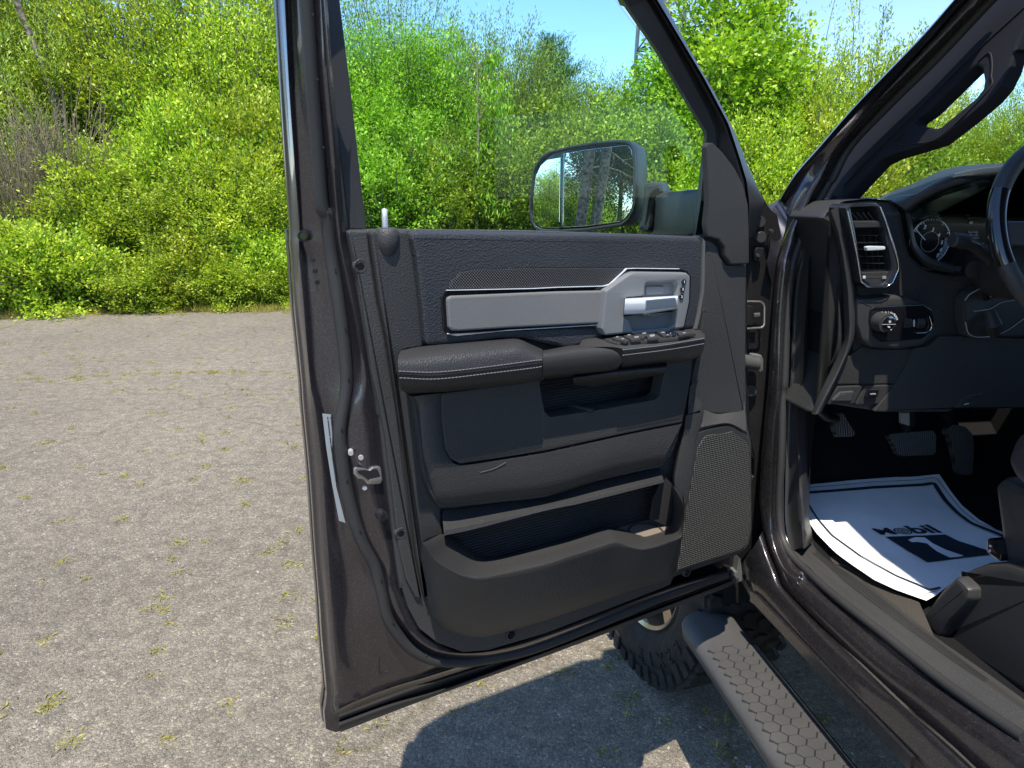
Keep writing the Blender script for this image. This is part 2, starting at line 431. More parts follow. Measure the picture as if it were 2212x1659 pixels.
add = nt.nodes.new('ShaderNodeMath'); add.operation = 'ADD'; nt.links.new(v1.outputs['Distance'], add.inputs[0]); nt.links.new(v2.outputs['Distance'], add.inputs[1])
bump(nt, b, add.outputs[0], .9, -.006)
# soil / litter
m, nt, b = pmat('soil', (.09, .08, .05), .95, spec=.2)
n1 = tex(nt, 'ShaderNodeTexNoise', 2, Detail=10.0); c = ramp(nt, n1.outputs[0], [(.35, (.035, .045, .014)), (.55, (.07, .075, .03)), (.7, (.13, .10, .06))])
nt.links.new(c.outputs[0], b.inputs['Base Color']); bump(nt, b, n1.outputs[0], .8, .05)
# lawn seen in the mirror
m, nt, b = pmat('lawn', (.1, .16, .02), .9, spec=.2)
n1 = tex(nt, 'ShaderNodeTexNoise', 30, Detail=8.0); c = ramp(nt, n1.outputs[0], [(.35, (.07, .14, .015)), (.65, (.22, .30, .05))])
nt.links.new(c.outputs[0], b.inputs['Base Color'])
m, nt, b = pmat('bark', (.12, .10, .08), .9, spec=.2)
n1 = tex(nt, 'ShaderNodeTexNoise', 16, Detail=8.0); c = ramp(nt, n1.outputs[0], [(.35, (.07, .058, .045)), (.65, (.24, .21, .17))])
nt.links.new(c.outputs[0], b.inputs['Base Color']); bump(nt, b, n1.outputs[0], .8, .02)
pmat('dry_twig', (.27, .22, .15), .8, spec=.2); pmat('galvanised', (.16, .17, .19), .5, metal=.3)
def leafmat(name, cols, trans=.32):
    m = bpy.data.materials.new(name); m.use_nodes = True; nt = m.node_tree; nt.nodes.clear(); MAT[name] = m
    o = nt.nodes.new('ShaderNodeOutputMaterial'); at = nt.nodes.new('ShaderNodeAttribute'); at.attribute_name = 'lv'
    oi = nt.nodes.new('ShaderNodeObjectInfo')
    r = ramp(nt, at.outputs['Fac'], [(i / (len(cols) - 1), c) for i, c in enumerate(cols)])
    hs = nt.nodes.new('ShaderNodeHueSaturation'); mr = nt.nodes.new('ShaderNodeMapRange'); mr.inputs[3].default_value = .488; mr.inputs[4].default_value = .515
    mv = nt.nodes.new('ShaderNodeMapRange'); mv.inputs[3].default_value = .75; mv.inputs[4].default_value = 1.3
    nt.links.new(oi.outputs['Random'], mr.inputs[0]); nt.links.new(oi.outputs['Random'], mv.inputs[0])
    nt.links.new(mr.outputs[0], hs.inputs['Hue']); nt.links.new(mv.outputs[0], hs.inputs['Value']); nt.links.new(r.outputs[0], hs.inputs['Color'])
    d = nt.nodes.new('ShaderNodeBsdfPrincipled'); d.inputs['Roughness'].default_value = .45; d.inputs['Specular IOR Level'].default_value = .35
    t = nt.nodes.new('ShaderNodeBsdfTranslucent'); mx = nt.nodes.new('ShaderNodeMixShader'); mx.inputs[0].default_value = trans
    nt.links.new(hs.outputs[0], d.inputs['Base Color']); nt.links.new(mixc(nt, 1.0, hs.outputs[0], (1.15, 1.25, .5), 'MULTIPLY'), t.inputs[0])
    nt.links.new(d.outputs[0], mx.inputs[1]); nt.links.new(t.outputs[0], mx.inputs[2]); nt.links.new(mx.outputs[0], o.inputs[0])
leafmat('leaf_yellow', [(.06, .12, .015), (.21, .32, .025), (.43, .53, .045), (.70, .72, .10)])
leafmat('leaf_green', [(.05, .11, .012), (.19, .31, .025), (.36, .49, .045), (.60, .70, .10)])
leafmat('leaf_willow', [(.07, .13, .025), (.22, .32, .055), (.40, .50, .10), (.62, .70, .20)])
leafmat('leaf_maple', [(.05, .14, .012), (.19, .36, .02), (.36, .54, .04), (.58, .70, .08)])
leafmat('needle', [(.04, .10, .03), (.09, .19, .05), (.16, .29, .08)], .2)
leafmat('leaf_dark', [(.02, .05, .012), (.04, .085, .02), (.07, .12, .03)], .3)
leafmat('weed', [(.28, .16, .06), (.26, .25, .05), (.42, .38, .07), (.30, .34, .05)], .3)

pmat('satin_dark', (.05, .055, .065), .22, metal=.6); pmat('gauge_white', (.7, .75, .8), .5); pmat('gauge_band', (.10, .13, .15), .5); pmat('screen_grey', (.30, .33, .36), .5)
grained('floor_liner', (.022, .02, .017), (.045, .038, .03), .7, 300, .3, .0006, dust=.3)
grained('step_tread', (.045, .044, .043), (.07, .067, .064), .6, 500, .2, .0004, dust=.2)
pmat('steel_dark', (.12,.115,.11), .45, metal=.8)
pmat('scuff', (.085,.082,.078), .8)
pmat('boot_grey', (.10,.10,.095), .5); pmat('piping_grey', (.085,.085,.085), .6); pmat('hood_stitch', (.32,.32,.31), .8); pmat('switch_ink', (.20,.21,.22), .6)
# ================================================================== THE SETTING
EDGE = [(-45, 4.2), (-30, 6.3), (-14, 8.6), (-9, 9.25), (-6.9, 9.45), (-5.4, 9.8), (-3.2, 10.1), (-1, 10.4), (2, 11), (6, 11.7), (12, 12.6), (20, 14)]
def edge_y(x):
    for (a, b), (c, d) in zip(EDGE, EDGE[1:]):
        if a <= x <= c: return b + (d - b) * (x - a) / (c - a)
    return EDGE[0][1] if x < EDGE[0][0] else EDGE[-1][1]
g = mk('ground', [(-500, -500, -.004), (500, -500, -.004), (500, 500, -.004), (-500, 500, -.004)], [(0, 1, 2, 3)], MAT['soil'], smooth=0, recalc=False); tag(g, kind='structure')
front = []
x = -44.0
while x < 20:
    front.append((x, edge_y(x) + .10 * math.sin(x * 2.1) + .07 * math.sin(x * 7.3) + random.uniform(-.09, .09), 0)); x += .12
back = [(20, -13.5, 0), (8, -13, 0), (-2, -12.4, 0), (-7, -9.6, 0), (-13, -7.4, 0), (-30, -4, 0), (-44, -2, 0)]
g = mk('parking_lot', front + back, [tuple(range(len(front) + len(back)))], MAT['asphalt'], smooth=0, recalc=False)
if g.data.polygons[0].normal.z < 0: g.data.flip_normals()
tag(g, kind='structure')
lw = [(25, -13, .001), (8, -12.8, .001), (-2, -12.2, .001), (-7, -9.4, .001), (-13, -7.2, .001), (-30, -3.8, .001), (-45, -2, .001), (-80, -10, .001), (-60, -60, .001), (25, -60, .001)]
g = mk('grass_verge', [(a, b, -.001) for a, b, c in lw], [tuple(range(len(lw)))], MAT['lawn'], smooth=0, recalc=False)
if g.data.polygons[0].normal.z < 0: g.data.flip_normals()
tag(g, kind='structure')

# ---- foliage: every leaf is a small folded face on a shoot
def leaves_mesh(name, P, Dr, l, wd, mat, rg, parent=None, tone=None, droop=0, mk_ob=True):
    n = len(P); P = np.asarray(P); Dr = np.asarray(Dr)
    Dr = Dr / (np.linalg.norm(Dr, axis=1, keepdims=True) + 1e-9)
    rnd = rg.normal(size=(n, 3)); S = np.cross(Dr, rnd + np.array([0, 0, 2.0])); S /= (np.linalg.norm(S, axis=1, keepdims=True) + 1e-9)
    U = np.cross(S, Dr); ln = l * rg.uniform(.6, 1.25, (n, 1)); wv = wd * rg.uniform(.7, 1.2, (n, 1)) / 2
    a = P; c = P + Dr * ln - U * ln * .12; b = P + Dr * ln * .45 + S * wv + U * wv * .35; d = P + Dr * ln * .45 - S * wv + U * wv * .35
    V = np.stack([a, b, c, d], 1).reshape(-1, 3).astype(np.float32)
    me = bpy.data.meshes.new(name); me.vertices.add(4 * n); me.vertices.foreach_set('co', V.ravel())
    me.loops.add(4 * n); me.loops.foreach_set('vertex_index', np.arange(4 * n, dtype=np.int32))
    me.polygons.add(n); me.polygons.foreach_set('loop_start', np.arange(0, 4 * n, 4, dtype=np.int32)); me.polygons.foreach_set('loop_total', np.full(n, 4, dtype=np.int32))
    me.update(calc_edges=True)
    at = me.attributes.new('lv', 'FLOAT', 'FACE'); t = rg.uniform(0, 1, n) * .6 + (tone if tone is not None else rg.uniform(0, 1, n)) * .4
    at.data.foreach_set('value', np.clip(t, 0, 1).astype(np.float32))
    me.materials.append(mat); return me
def stick(mb, pts, r0, r1, seg=4):
    n = len(pts); tube('', pts, 0, None, None, seg=seg, caps=False, mb=mb, rs=[r0 + (r1 - r0) * i / (n - 1) for i in range(n)])
def plant(name, seed, h, r, shoots, lps, ll, lw_, mat, low=.1, spread=1.0, sig=.10, upb=.5, bark='bark', trunk=None, spiky=0, bare=0, flop=0, gap=.0, core=.35, dn=-.15):
    """returns (crown mesh, wood mesh); h height, r radius in metres, base at the origin"""
    rg = np.random.default_rng(seed); rd = random.Random(seed); mb = MB(); LP = []; LD = []; LT = []
    if trunk:
        for tx, ty, lean, r0 in trunk:
            pts = [Vector((tx + lean[0] * t * h * .8 + .05 * math.sin(3 * t + seed), ty + lean[1] * t * h * .8, t * h * .8)) for t in np.linspace(0, 1, 9)]
            stick(mb, pts, r0, r0 * .3, 8)
    for s in range(shoots):
        an = rd.uniform(0, 2 * math.pi); el = math.asin(rd.uniform(dn, 1)) ; 
        hc = h * (low + (1 - low) * .45)
        q = rd.uniform(.72, 1.05) if rd.random() > core else rd.uniform(.3, .75)
        bump_ = 1 + .22 * math.sin(3 * an + seed) * math.cos(2.3 * el * 2 + seed)
        tip = Vector((math.cos(an) * math.cos(el) * r * q * bump_, math.sin(an) * math.cos(el) * r * q * bump_, hc + math.sin(el) * (h - hc) * q * bump_ if el > 0 else hc + math.sin(el) * hc * 2.6 * q))
        if spiky and rd.random() < spiky: tip.z += rd.uniform(.04, .13) * h; 
        tip.z = max(.06, tip.z)
        st = Vector((tip.x * rd.uniform(.1, .45), tip.y * rd.uniform(.1, .45), tip.z * rd.uniform(.25, .7)))
        L1 = (tip - st).length
        if L1 > .9: st = tip + (st - tip) * (.9 / L1)
        mid = (st + tip) / 2 + Vector((0, 0, .08 * L1 * (1 - 2 * flop)))
        pts = [st * (1 - t) ** 2 + mid * 2 * t * (1 - t) + tip * t * t for t in (0, .25, .5, .75, 1)]
        stick(mb, pts, .008, .002, 3)
        if rd.random() < bare: continue
        n = int(lps * rd.uniform(.6, 1.4)); t = rg.uniform(.12, 1, n) ** .8
        A = np.array([np.array(p) for p in pts]); k = np.clip(t * 4, 0, 3.999); i = k.astype(int); f = (k - i)[:, None]
        C = A[i] * (1 - f) + A[i + 1] * f
        offs = rg.normal(size=(n, 3)) * sig * (1.25 - t[:, None] * .6)
        ax = np.array(tip - st); ax /= np.linalg.norm(ax) + 1e-9
        LP.append(C + offs); dd = offs / (sig + 1e-9) * .6 + ax * .6 + rg.normal(size=(n, 3)) * .45 + np.array([0, 0, upb - 1.3 * flop]); LD.append(dd)
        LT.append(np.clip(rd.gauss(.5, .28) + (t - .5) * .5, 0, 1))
    if LP:
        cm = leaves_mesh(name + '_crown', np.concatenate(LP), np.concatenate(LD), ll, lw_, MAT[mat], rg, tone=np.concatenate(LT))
    else: cm = None
    wm = bpy.data.meshes.new(name + '_wood'); wm.from_pydata([tuple(v) for v in mb.V], [], mb.F); wm.materials.append(MAT[bark]); wm.shade_smooth()
    return cm, wm
KIND = {
 'low':    plant('low', 1, 1.5, 1.05, 380, 62, .062, .036, 'leaf_yellow', low=.0, sig=.075, upb=.5, dn=-.55),
 'mound':  plant('mound', 2, 1.3, .95, 340, 66, .055, .034, 'leaf_yellow', low=0, sig=.07, upb=.4, dn=-.6),
 'bushA':  plant('bushA', 3, 3.2, 1.35, 480, 64, .078, .038, 'leaf_yellow', low=.05, sig=.09, upb=.7, spiky=.12),
 'bushB':  plant('bushB', 4, 3.2, 1.45, 460, 62, .074, .042, 'leaf_green', low=.05, sig=.09, upb=.3, spiky=.08),
 'willow': plant('willow', 5, 5.0, 1.9, 560, 66, .085, .022, 'leaf_willow', low=.10, sig=.11, upb=.9, spiky=.2, trunk=[(0, 0, (.03, 0), .06), (.2, .1, (.08, .02), .04)]),
 'tall':   plant('tall', 6, 6.2, 2.3, 620, 70, .085, .040, 'leaf_green', low=.12, sig=.14, upb=.4, trunk=[(0, 0, (.02, .01), .10)]),
 'tallY':  plant('tallY', 7, 6.0, 2.2, 620, 66, .080, .034, 'leaf_yellow', low=.10, sig=.13, upb=.6, spiky=.1, trunk=[(0, 0, (-.03, .01), .09)]),
 'maple':  plant('maple', 8, 6.5, 2.1, 420, 70, .12, .095, 'leaf_maple', low=.10, sig=.17, upb=-.1, trunk=[(0, 0, (.01, 0), .12)], core=.25),
 'airy':   plant('airy', 9, 6.0, 1.9, 360, 34, .075, .024, 'leaf_willow', low=.25, sig=.13, upb=.5, bare=.12, trunk=[(0, 0, (.05, 0), .07), (.1, 0, (-.09, .02), .05)]),
 'sprays': plant('sprays', 10, 4.4, 1.7, 380, 62, .075, .026, 'leaf_yellow', low=.1, sig=.085, upb=.8, spiky=.3),
 'dry':    plant('dry', 11, 3.4, 1.2, 620, 9, .05, .018, 'leaf_willow', low=.05, sig=.09, upb=.6, spiky=.3, bark='dry_twig', bare=.55),
 'darkt':  plant('darkt', 12, 7.5, 2.6, 620, 62, .10, .06, 'leaf_dark', low=.12, sig=.2, upb=.1, trunk=[(0, 0, (0, 0), .14)]),
}
HREF = dict(low=1.5, mound=1.3, bushA=3.2, bushB=3.2, willow=5.0, tall=6.2, tallY=6.0, maple=6.5, airy=6.0, sprays=4.4, dry=3.4, darkt=7.5)
def place(kind, x, y, h, label, cat='tree', name='tree', rz=None, sxy=None, group=None):
    e = empty(name, (x, y, 0), label, cat, group)
    cm, wm = KIND[kind]; s = h / HREF[kind]; rz = rz if rz is not None else random.uniform(0, 6.28); q = sxy or s
    for nm, me in (('crown', cm), ('branches' if cat == 'shrub' else 'trunk', wm)):
        if me is None: continue
        o = bpy.data.objects.new(nm, me); col.objects.link(o); o.parent = e; o.scale = (q, q, s); o.rotation_euler = (0, 0, rz)
    return e
def at_u(u, y):
    r = ray(u, 420); return r.x / r.y * y
def top_h(u, v, y):
    r = ray(u, v); return CAM.z + r.z / r.y * y
G1 = 'bushes and trees along the far edge of the lot'
def T(kind, u, y, vtop, label, cat='tree', name='tree', sxy=None, h=None):
    place(kind, at_u(u, y), y, h or top_h(u, vtop, y) * (.95 if kind in ('willow', 'sprays') else .96), label, cat, name, sxy=sxy, group=G1)
def S(kind, u, y, h, label, sxy=None): place(kind, at_u(u, y), y, h, label, 'shrub', 'shrub', sxy=sxy, group=G1)
# low front growth along the paving
S('mound', 75, 9.95, 1.3, 'rounded yellow-green bush bulging over the paving edge at the far left', 1.0)
S('low', 200, 10.9, 1.1, 'low yellow-green bush right of the dark hollow beside the leftmost rounded bush')
S('mound', 290, 10.15, .8, 'small sprawling yellow-green bush reaching lowest onto the paving edge', .8)
S('low', 405, 10.75, 1.35, 'low leafy bush in the middle of the left hedge foot', .95)
S('mound', 480, 10.35, .8, 'little bright bush at the hedge foot near the door edge', .7)
S('mound', 365, 10.25, .65, 'tiny bush at the paving edge in the middle of the left hedge', .6)
S('low', 570, 10.9, 1.25, 'low green bush just left of the open door edge', .95)
S('mound', 615, 10.55, .7, 'small bush at the hedge foot touching the door edge', .6)
S('low', -60, 10.0, 1.4, 'low bush cut by the left side of the view')
# second storey
S('dry', 45, 11.25, 2.9, 'thicket of bare tan twigs at the far left of the hedge', 1.0)
S('dry', 150, 11.5, 3.1, 'pale dead brush leaning left among the green, below the grey trunk', 1.0)
S('bushB', 120, 12.3, 2.3, 'green bush behind the bare tan twigs')
S('bushA', 290, 12.0, 2.6, 'yellow-green bush in the middle of the left hedge')
S('bushA', 430, 12.2, 3.2, 'tall yellow-green bush with upright shoots left of the door')
S('bushA', 560, 12.3, 3.3, 'tall yellow-green bush touching the left edge of the door post')
S('bushB', 690, 12.6, 2.9, 'green bush hidden mostly behind the door post')
S('dry', 285, 11.6, 2.3, 'small patch of grey dead twigs right of the large dead brush', .45)
S('bushA', 235, 11.4, 2.2, 'yellow-green bush under the grey trunk, right of the bare twigs', .9)
S('bushB', 350, 11.5, 2.0, 'mid-height green bush over the little bushes of the left hedge', .9)
S('bushA', 500, 11.5, 2.3, 'mid-height yellow-green bush left of the door edge', .9)
S('bushB', 600, 11.8, 2.1, 'mid-height green bush beside the door hinge bolt', .9)
S('willow', 70, 13.2, 4.4, 'grey-green bush over the dead twigs at the upper left', 1.0)
S('bushB', -60, 12.4, 3.6, 'tall green bush cut by the left side of the view')
# tall back row, left
T('darkt', 20, 16.5, -160, 'dark green tree rising behind the bare twigs at the far left')
T('tall', 130, 14.0, -140, 'green tree behind the dead brush, beside the leaning grey trunk')
T('tallY', 330, 14.0, -130, 'yellow-green tree behind the left hedge')
T('tallY', 480, 13.8, -130, 'yellow-green tree with thin crown against the door post')
T('tallY', -120, 13.6, -60, 'yellow-green tree cut by the left side of the view')
T('tall', 590, 15.5, -120, 'large green tree straight behind the upper door post')
# through the door window
T('airy', 860, 15.5, -90, 'thin airy tree showing sky through its crown at the window top left')
T('tall', 780, 14.2, 20, 'grey-green willow at the left of the door window')
T('tall', 915, 15.0, 30, 'broad green tree under the airy crown in the window')
T('willow', 1045, 16.0, 38, 'willow with the highest pointed top in the middle of the window')
T('willow', 1120, 17.0, 110, 'willow just left of the pine')
T('willow', 1255, 17.0, 155, 'grey-green willow right of the pine')
T('willow', 1330, 18.5, 165, 'pale willow in front of the lattice tower')
T('tall', 1440, 15.0, 150, 'green tree behind the front window frame')
S('bushB', 850, 12.9, 2.9, 'green bush at the left of the window behind the lock pin')
S('bushA', 960, 13.1, 2.6, 'yellow-green bush low in the window left of the slender sapling')
S('bushB', 1080, 13.3, 3.0, 'green bush low in the window left of the mirror')
S('bushB', 1230, 13.6, 3.2, 'green bush directly above the wing mirror')
S('bushB', 1370, 13.4, 3.3, 'green bush behind the mirror arm')
S('bushA', 1480, 13.2, 3.0, 'bright bush at the front lower corner of the window')
# right of the door
T('maple', 1560, 14.2, -75, 'bright broad-leaved maple between the door frame and the windshield pillar')
T('sprays', 1690, 14.0, 40, 'yellow-green bush with feathery upright sprays right of the maple')
T('sprays', 1850, 14.6, 25, 'tall feathery shoots against the sky beside the windshield pillar')
S('bushA', 1650, 12.6, 3.0, 'sunny yellow bush in the gap between door and windshield pillar')
S('bushA', 1790, 13.0, 3.2, 'yellow-green bush at the left foot of the windshield pillar')
S('low', 1640, 12.2, 1.9, 'low bush seen through the gap above the door hinges')
T('tallY', 2010, 15.5, 170, 'yellow-green tree seen through the pillar grab handle')
T('willow', 2150, 17.0, 190, 'grey-green tree at the right edge behind the windshield')
T('tallY', 2240, 14.8, 150, 'leafy tree cut by the right side of the view')
S('dry', 2000, 13.4, 2.0, 'dark tangled brush above the dashboard hood', 1.1)
S('bushB', 1930, 13.8, 2.7, 'green bush low behind the windshield corner')
S('bushA', 2110, 13.2, 1.75, 'bright low bush just above the dashboard')
S('bushB', 2260, 13.6, 2.6, 'green bush behind the steering wheel side of the windshield')
# slender sapling in the window
def sapling(u, y, h, label):
    e = empty('tree', (at_u(u, y), y, 0), label, 'tree', G1); rd = random.Random(3); mb = MB()
    stick(mb, [Vector((.10 * math.sin(t * 2), 0, t * h)) for t in np.linspace(0, 1, 8)], .035, .008, 6)
    rg = np.random.default_rng(5); LP = []; LD = []
    for i in range(46):
        z = h * rd.uniform(.3, 1); a = rd.uniform(0, 6.28); l = (1.1 - z / h) * 1.3 + .25
        tip = Vector((math.cos(a) * l, math.sin(a) * l, z + .3)); stick(mb, [Vector((.1 * math.sin(z / h * 2), 0, z)), tip * .55 + Vector((0, 0, z * .45 + .1)), tip], .006, .002, 3)
        n = 40; t = rg.uniform(.3, 1, n)[:, None]; c = np.array([.1, 0, z]) * (1 - t) + np.array(tip) * t
        LP.append(c + rg.normal(size=(n, 3)) * .07); LD.append(rg.normal(size=(n, 3)) * .4 + np.array([0, 0, -.9]))
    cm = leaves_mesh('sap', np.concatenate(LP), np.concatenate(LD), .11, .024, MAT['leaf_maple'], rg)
    o = bpy.data.objects.new('crown', cm); col.objects.link(o); o.parent = e
    wm = bpy.data.meshes.new('sapw'); wm.from_pydata([tuple(v) for v in mb.V], [], mb.F); wm.materials.append(MAT['dry_twig'])
    o = bpy.data.objects.new('trunk', wm); col.objects.link(o); o.parent = e
sapling(1022, 12.6, 3.9, 'slender sapling with drooping bright leaves in the middle of the window')
# pine
def pine(u, y, vtop, label):
    h = top_h(u, vtop, y); e = empty('pine_tree', (at_u(u, y), y, 0), label, 'tree'); rd = random.Random(5); rg = np.random.default_rng(9); mb = MB(); LP = []; LD = []
    stick(mb, [Vector((0, 0, t * h)) for t in (0, .5, 1)], .12, .02, 8)
    z = h * .3
    while z < h - .1:
        l = min(1.9, (h - z) * .50 + .18)
        for k in range(5):
            a = rd.uniform(0, 6.28); ll = l * rd.uniform(.7, 1.1); tip = Vector((math.cos(a) * ll, math.sin(a) * ll, z + ll * .45)); m0 = Vector((0, 0, z)); mid = (m0 + tip) / 2 - Vector((0, 0, .05 * ll))
            stick(mb, [m0, mid, tip], .02, .006, 4); n = int(230 * ll + 60); t = rg.uniform(.25, 1.0, n)[:, None]
            c = np.array(m0) * (1 - t) ** 2 + np.array(mid) * 2 * t * (1 - t) + np.array(tip) * t * t; LP.append(c + rg.normal(size=(n, 3)) * .09); LD.append(rg.normal(size=(n, 3)) * .7 + np.array([math.cos(a) * .5, math.sin(a) * .5, 1.0]))
        z += rd.uniform(.13, .2)
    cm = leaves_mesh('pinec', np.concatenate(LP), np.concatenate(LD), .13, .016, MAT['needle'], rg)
    o = bpy.data.objects.new('crown', cm); col.objects.link(o); o.parent = e
    wm = bpy.data.meshes.new('pinew'); wm.from_pydata([tuple(v) for v in mb.V], [], mb.F); wm.materials.append(MAT['bark'])
    o = bpy.data.objects.new('trunk', wm); col.objects.link(o); o.parent = e
pine(1190, 18.5, 74, 'lone pine with a pointed top standing above the willows in the window')
# grey trunks top left
def bare_tree(name, x, y, h, stems, label, branches=26, seed=1, twig=1.0, mat='bark', group=None):
    e = empty(name, (x, y, 0), label, 'tree', group); rd = random.Random(seed); mb = MB(); mt = MB()
    for (ox, oy, dx, dy, r0, hh) in stems:
        pts = [Vector((ox + dx * t * hh + .10 * math.sin(4 * t + ox * 3), oy + dy * t * hh, t * hh)) for t in np.linspace(0, 1, 12)]
        stick(mt, pts, r0, r0 * .35, 10)
        for i in range(branches):
            t = rd.uniform(.22, 1); k = min(10, int(t * 11)); p = pts[k].lerp(pts[k + 1], t * 11 - k); a = rd.uniform(0, 6.28); l = hh * rd.uniform(.10, .28) * twig * (1.2 - t * .5)
            d = Vector((math.cos(a), math.sin(a) * .8, rd.uniform(-.1, .7))).normalized(); q = [p]
            for s in range(5): d = (d + Vector((rd.gauss(0, .25), rd.gauss(0, .25), rd.gauss(.02, .22)))).normalized(); q.append(q[-1] + d * l / 5)
            stick(mb, q, r0 * .16 * (1.2 - t), .004, 4)
            for s in range(5):
                k = rd.randint(1, 4); c = q[k]; d2 = (d + Vector((rd.gauss(0, .8), rd.gauss(0, .8), rd.gauss(0, .6)))).normalized(); r = [c]
                for z in range(3): d2 = (d2 + Vector((rd.gauss(0, .3), rd.gauss(0, .3), rd.gauss(0, .3)))).normalized(); r.append(r[-1] + d2 * l * .14)
                stick(mb, r, .008, .003, 3)
    for nm, m in (('trunk', mt), ('branches', mb)):
        me = bpy.data.meshes.new(nm); me.from_pydata([tuple(v) for v in m.V], [], m.F); me.materials.append(MAT[mat]); me.shade_smooth()
        o = bpy.data.objects.new(nm, me); col.objects.link(o); o.parent = e
    return e
bare_tree('bare_tree', at_u(218, 12.6), 12.6, 6.0, [(0, 0, -.20, 0, .085, 6.0)], 'leaning grey trunk above the dead brush at the upper left', 8, 3, .6)
bare_tree('bare_tree', at_u(238, 13.0), 13.0, 6.5, [(0, 0, -.01, 0, .05, 6.5)], 'thin pale upright trunk right of the leaning grey one', 8, 4, .5, 'dry_twig')
# ---- what the wing mirror shows, behind the camera
MNRM = Vector((-.49, -.871, .021)).normalized(); MCEN = Vector((.255, 1.80, 1.60))
def MR(s, d, y=None):
    """where the mirror's line of sight through photo point s is, d metres away"""
    p = tr('M ' + s)[0]; P = PP(p, MCEN, MNRM); v = (P - CAM).normalized(); r = v - 2 * v.dot(MNRM) * MNRM
    return P + r * (d / math.hypot(r.x, r.y))
p = MR("330,600", 13.5); q = MR("400,600", 13.5); lf = (MR("380,150", 13.5) - p); lf2 = MR("470,130", 13.5) - q
sc_ = 1 / lf.z; sc2 = 1 / lf2.z
bare_tree('bare_tree', p.x, p.y, 11, [(0, 0, lf.x * sc_, lf.y * sc_, .135, 9), ((q - p).x, (q - p).y, lf2.x * sc2, lf2.y * sc2, .125, 9)], 'big dead tree with two leaning trunks shown in the wing mirror', 40, 11, 1.0)
p = MR("620,600", 17); place('darkt', p.x, p.y, 5.2, 'dark leafy tree beside the dead trunks in the wing mirror', sxy=.62)
p = MR("150,600", 15); bare_tree('bare_tree', p.x, p.y, 7, [(0, 0, .1, 0, .05, 4.5), (.3, 0, -.1, 0, .045, 4.2), (.5, .2, .2, 0, .035, 4)], 'thin leafless tree in the outer strip of the wing mirror', 14, 12, .8)
for s_, d, h, k, lb in (("110,600", 19, 2.6, 'willow', 'round green bush in the outer strip of the wing mirror'), ("200,600", 20, 2.9, 'tall', 'green bush behind the verge in the wing mirror, left of the trunks'),
                       ("40,600", 19, 3.0, 'willow', 'green bush far out in the wing mirror strip'), ("480,600", 22, 2.4, 'willow', 'low green bush between the dead trunks in the wing mirror'), ("290,600", 24, 3.2, 'tall', 'green bush behind the dead trunks in the wing mirror')):
    p = MR(s_, d); place(k, p.x, p.y, h, lb, 'shrub', 'shrub', sxy=h / HREF[k] * 1.7)
# ---- lattice tower
def tower():
    y = 60.0; bx = at_u(1412, y); e = empty('lattice_tower', (bx, y, 0), 'grey steel lattice tower rising behind the trees and door frame', 'tower')
    H = 34; legs = MB(); br = MB(); rng_ = lambda z: 2.6 - 1.3 * z / H
    cs = lambda z, k: Vector((bx + rng_(z) * math.cos(k * 2.094 + .4), y + rng_(z) * math.sin(k * 2.094 + .4), z))
    for k in range(3):
        m = MB(); stick(m, [cs(0, k), cs(H / 2, k), cs(H, k)], .17, .15, 6); m.out('leg', MAT['galvanised'], e)
    z = 0
    while z < H - 1:
        z2 = z + 2.1
        for k in range(3):
            stick(br, [cs(z, k), cs(z2, k + 1)], .08, .08, 4); stick(br, [cs(z2, k), cs(z, k + 1)], .08, .08, 4); stick(br, [cs(z2, k), cs(z2, k + 1)], .05, .05, 4)
        z = z2
    br.out('bracing', MAT['galvanised'], e); m = MB()
    stick(m, [Vector((bx, y, 1)), Vector((bx, y, H))], .16, .16, 6); m.out('cable_run', MAT['black_metal'], e)
tower()
# ---- weeds in the paving
def weeds():
    rg = np.random.default_rng(21); LP = []; LD = []; sz = []; LT = []
    spots = []
    for i in range(620):
        y = rg.uniform(1.7, 9.5) ** 1.0; x = rg.uniform(-7, 1.6) * (y / 8 + .25); spots.append((x, y, rg.uniform(.3, 1.0)))
    for i in range(240):
        x = rg.uniform(-8, 3); yy = 6.35 + .12 * x * .3 + .12 * math.sin(x * 1.7) + rg.normal(0, .02); spots.append((x, yy, rg.uniform(.25, .7)))
    for i in range(60): spots.append((rg.uniform(-.3, 1.3), rg.uniform(1.5, 3.0), rg.uniform(.1, .55)))
    x = -15.0
    while x < 3: spots.append((x, edge_y(x) + rg.normal(.05, .16), rg.uniform(.6, 3.2))); x += .022
    for x, y, s in spots:
        n = int(6 + 16 * s); sp = .016 + .03 * s
        p = np.stack([x + rg.normal(0, sp * .5, n), y + rg.normal(0, sp * .5, n), np.zeros(n)], 1)
        d = np.stack([rg.normal(0, .8, n), rg.normal(0, .8, n), rg.uniform(.05, .5 if s < 1 else 2.4, n)], 1)
        LP.append(p); LD.append(d * 1.0); sz.append(np.full((n, 1), (.014 + .016 * s) if s < 1.01 else .022 + .035 * s)); LT.append(np.full(n, rg.uniform(0, 1)))
    P = np.concatenate(LP); D_ = np.concatenate(LD); Sz = np.concatenate(sz)
    me = leaves_mesh('weeds', P, D_, Sz, .0055, MAT['weed'], rg, tone=np.concatenate(LT))
    o = bpy.data.objects.new('weeds', me); col.objects.link(o); tag(o, 'sparse tufts of yellow-green weeds growing in the old asphalt', 'weeds', kind='stuff')
weeds()
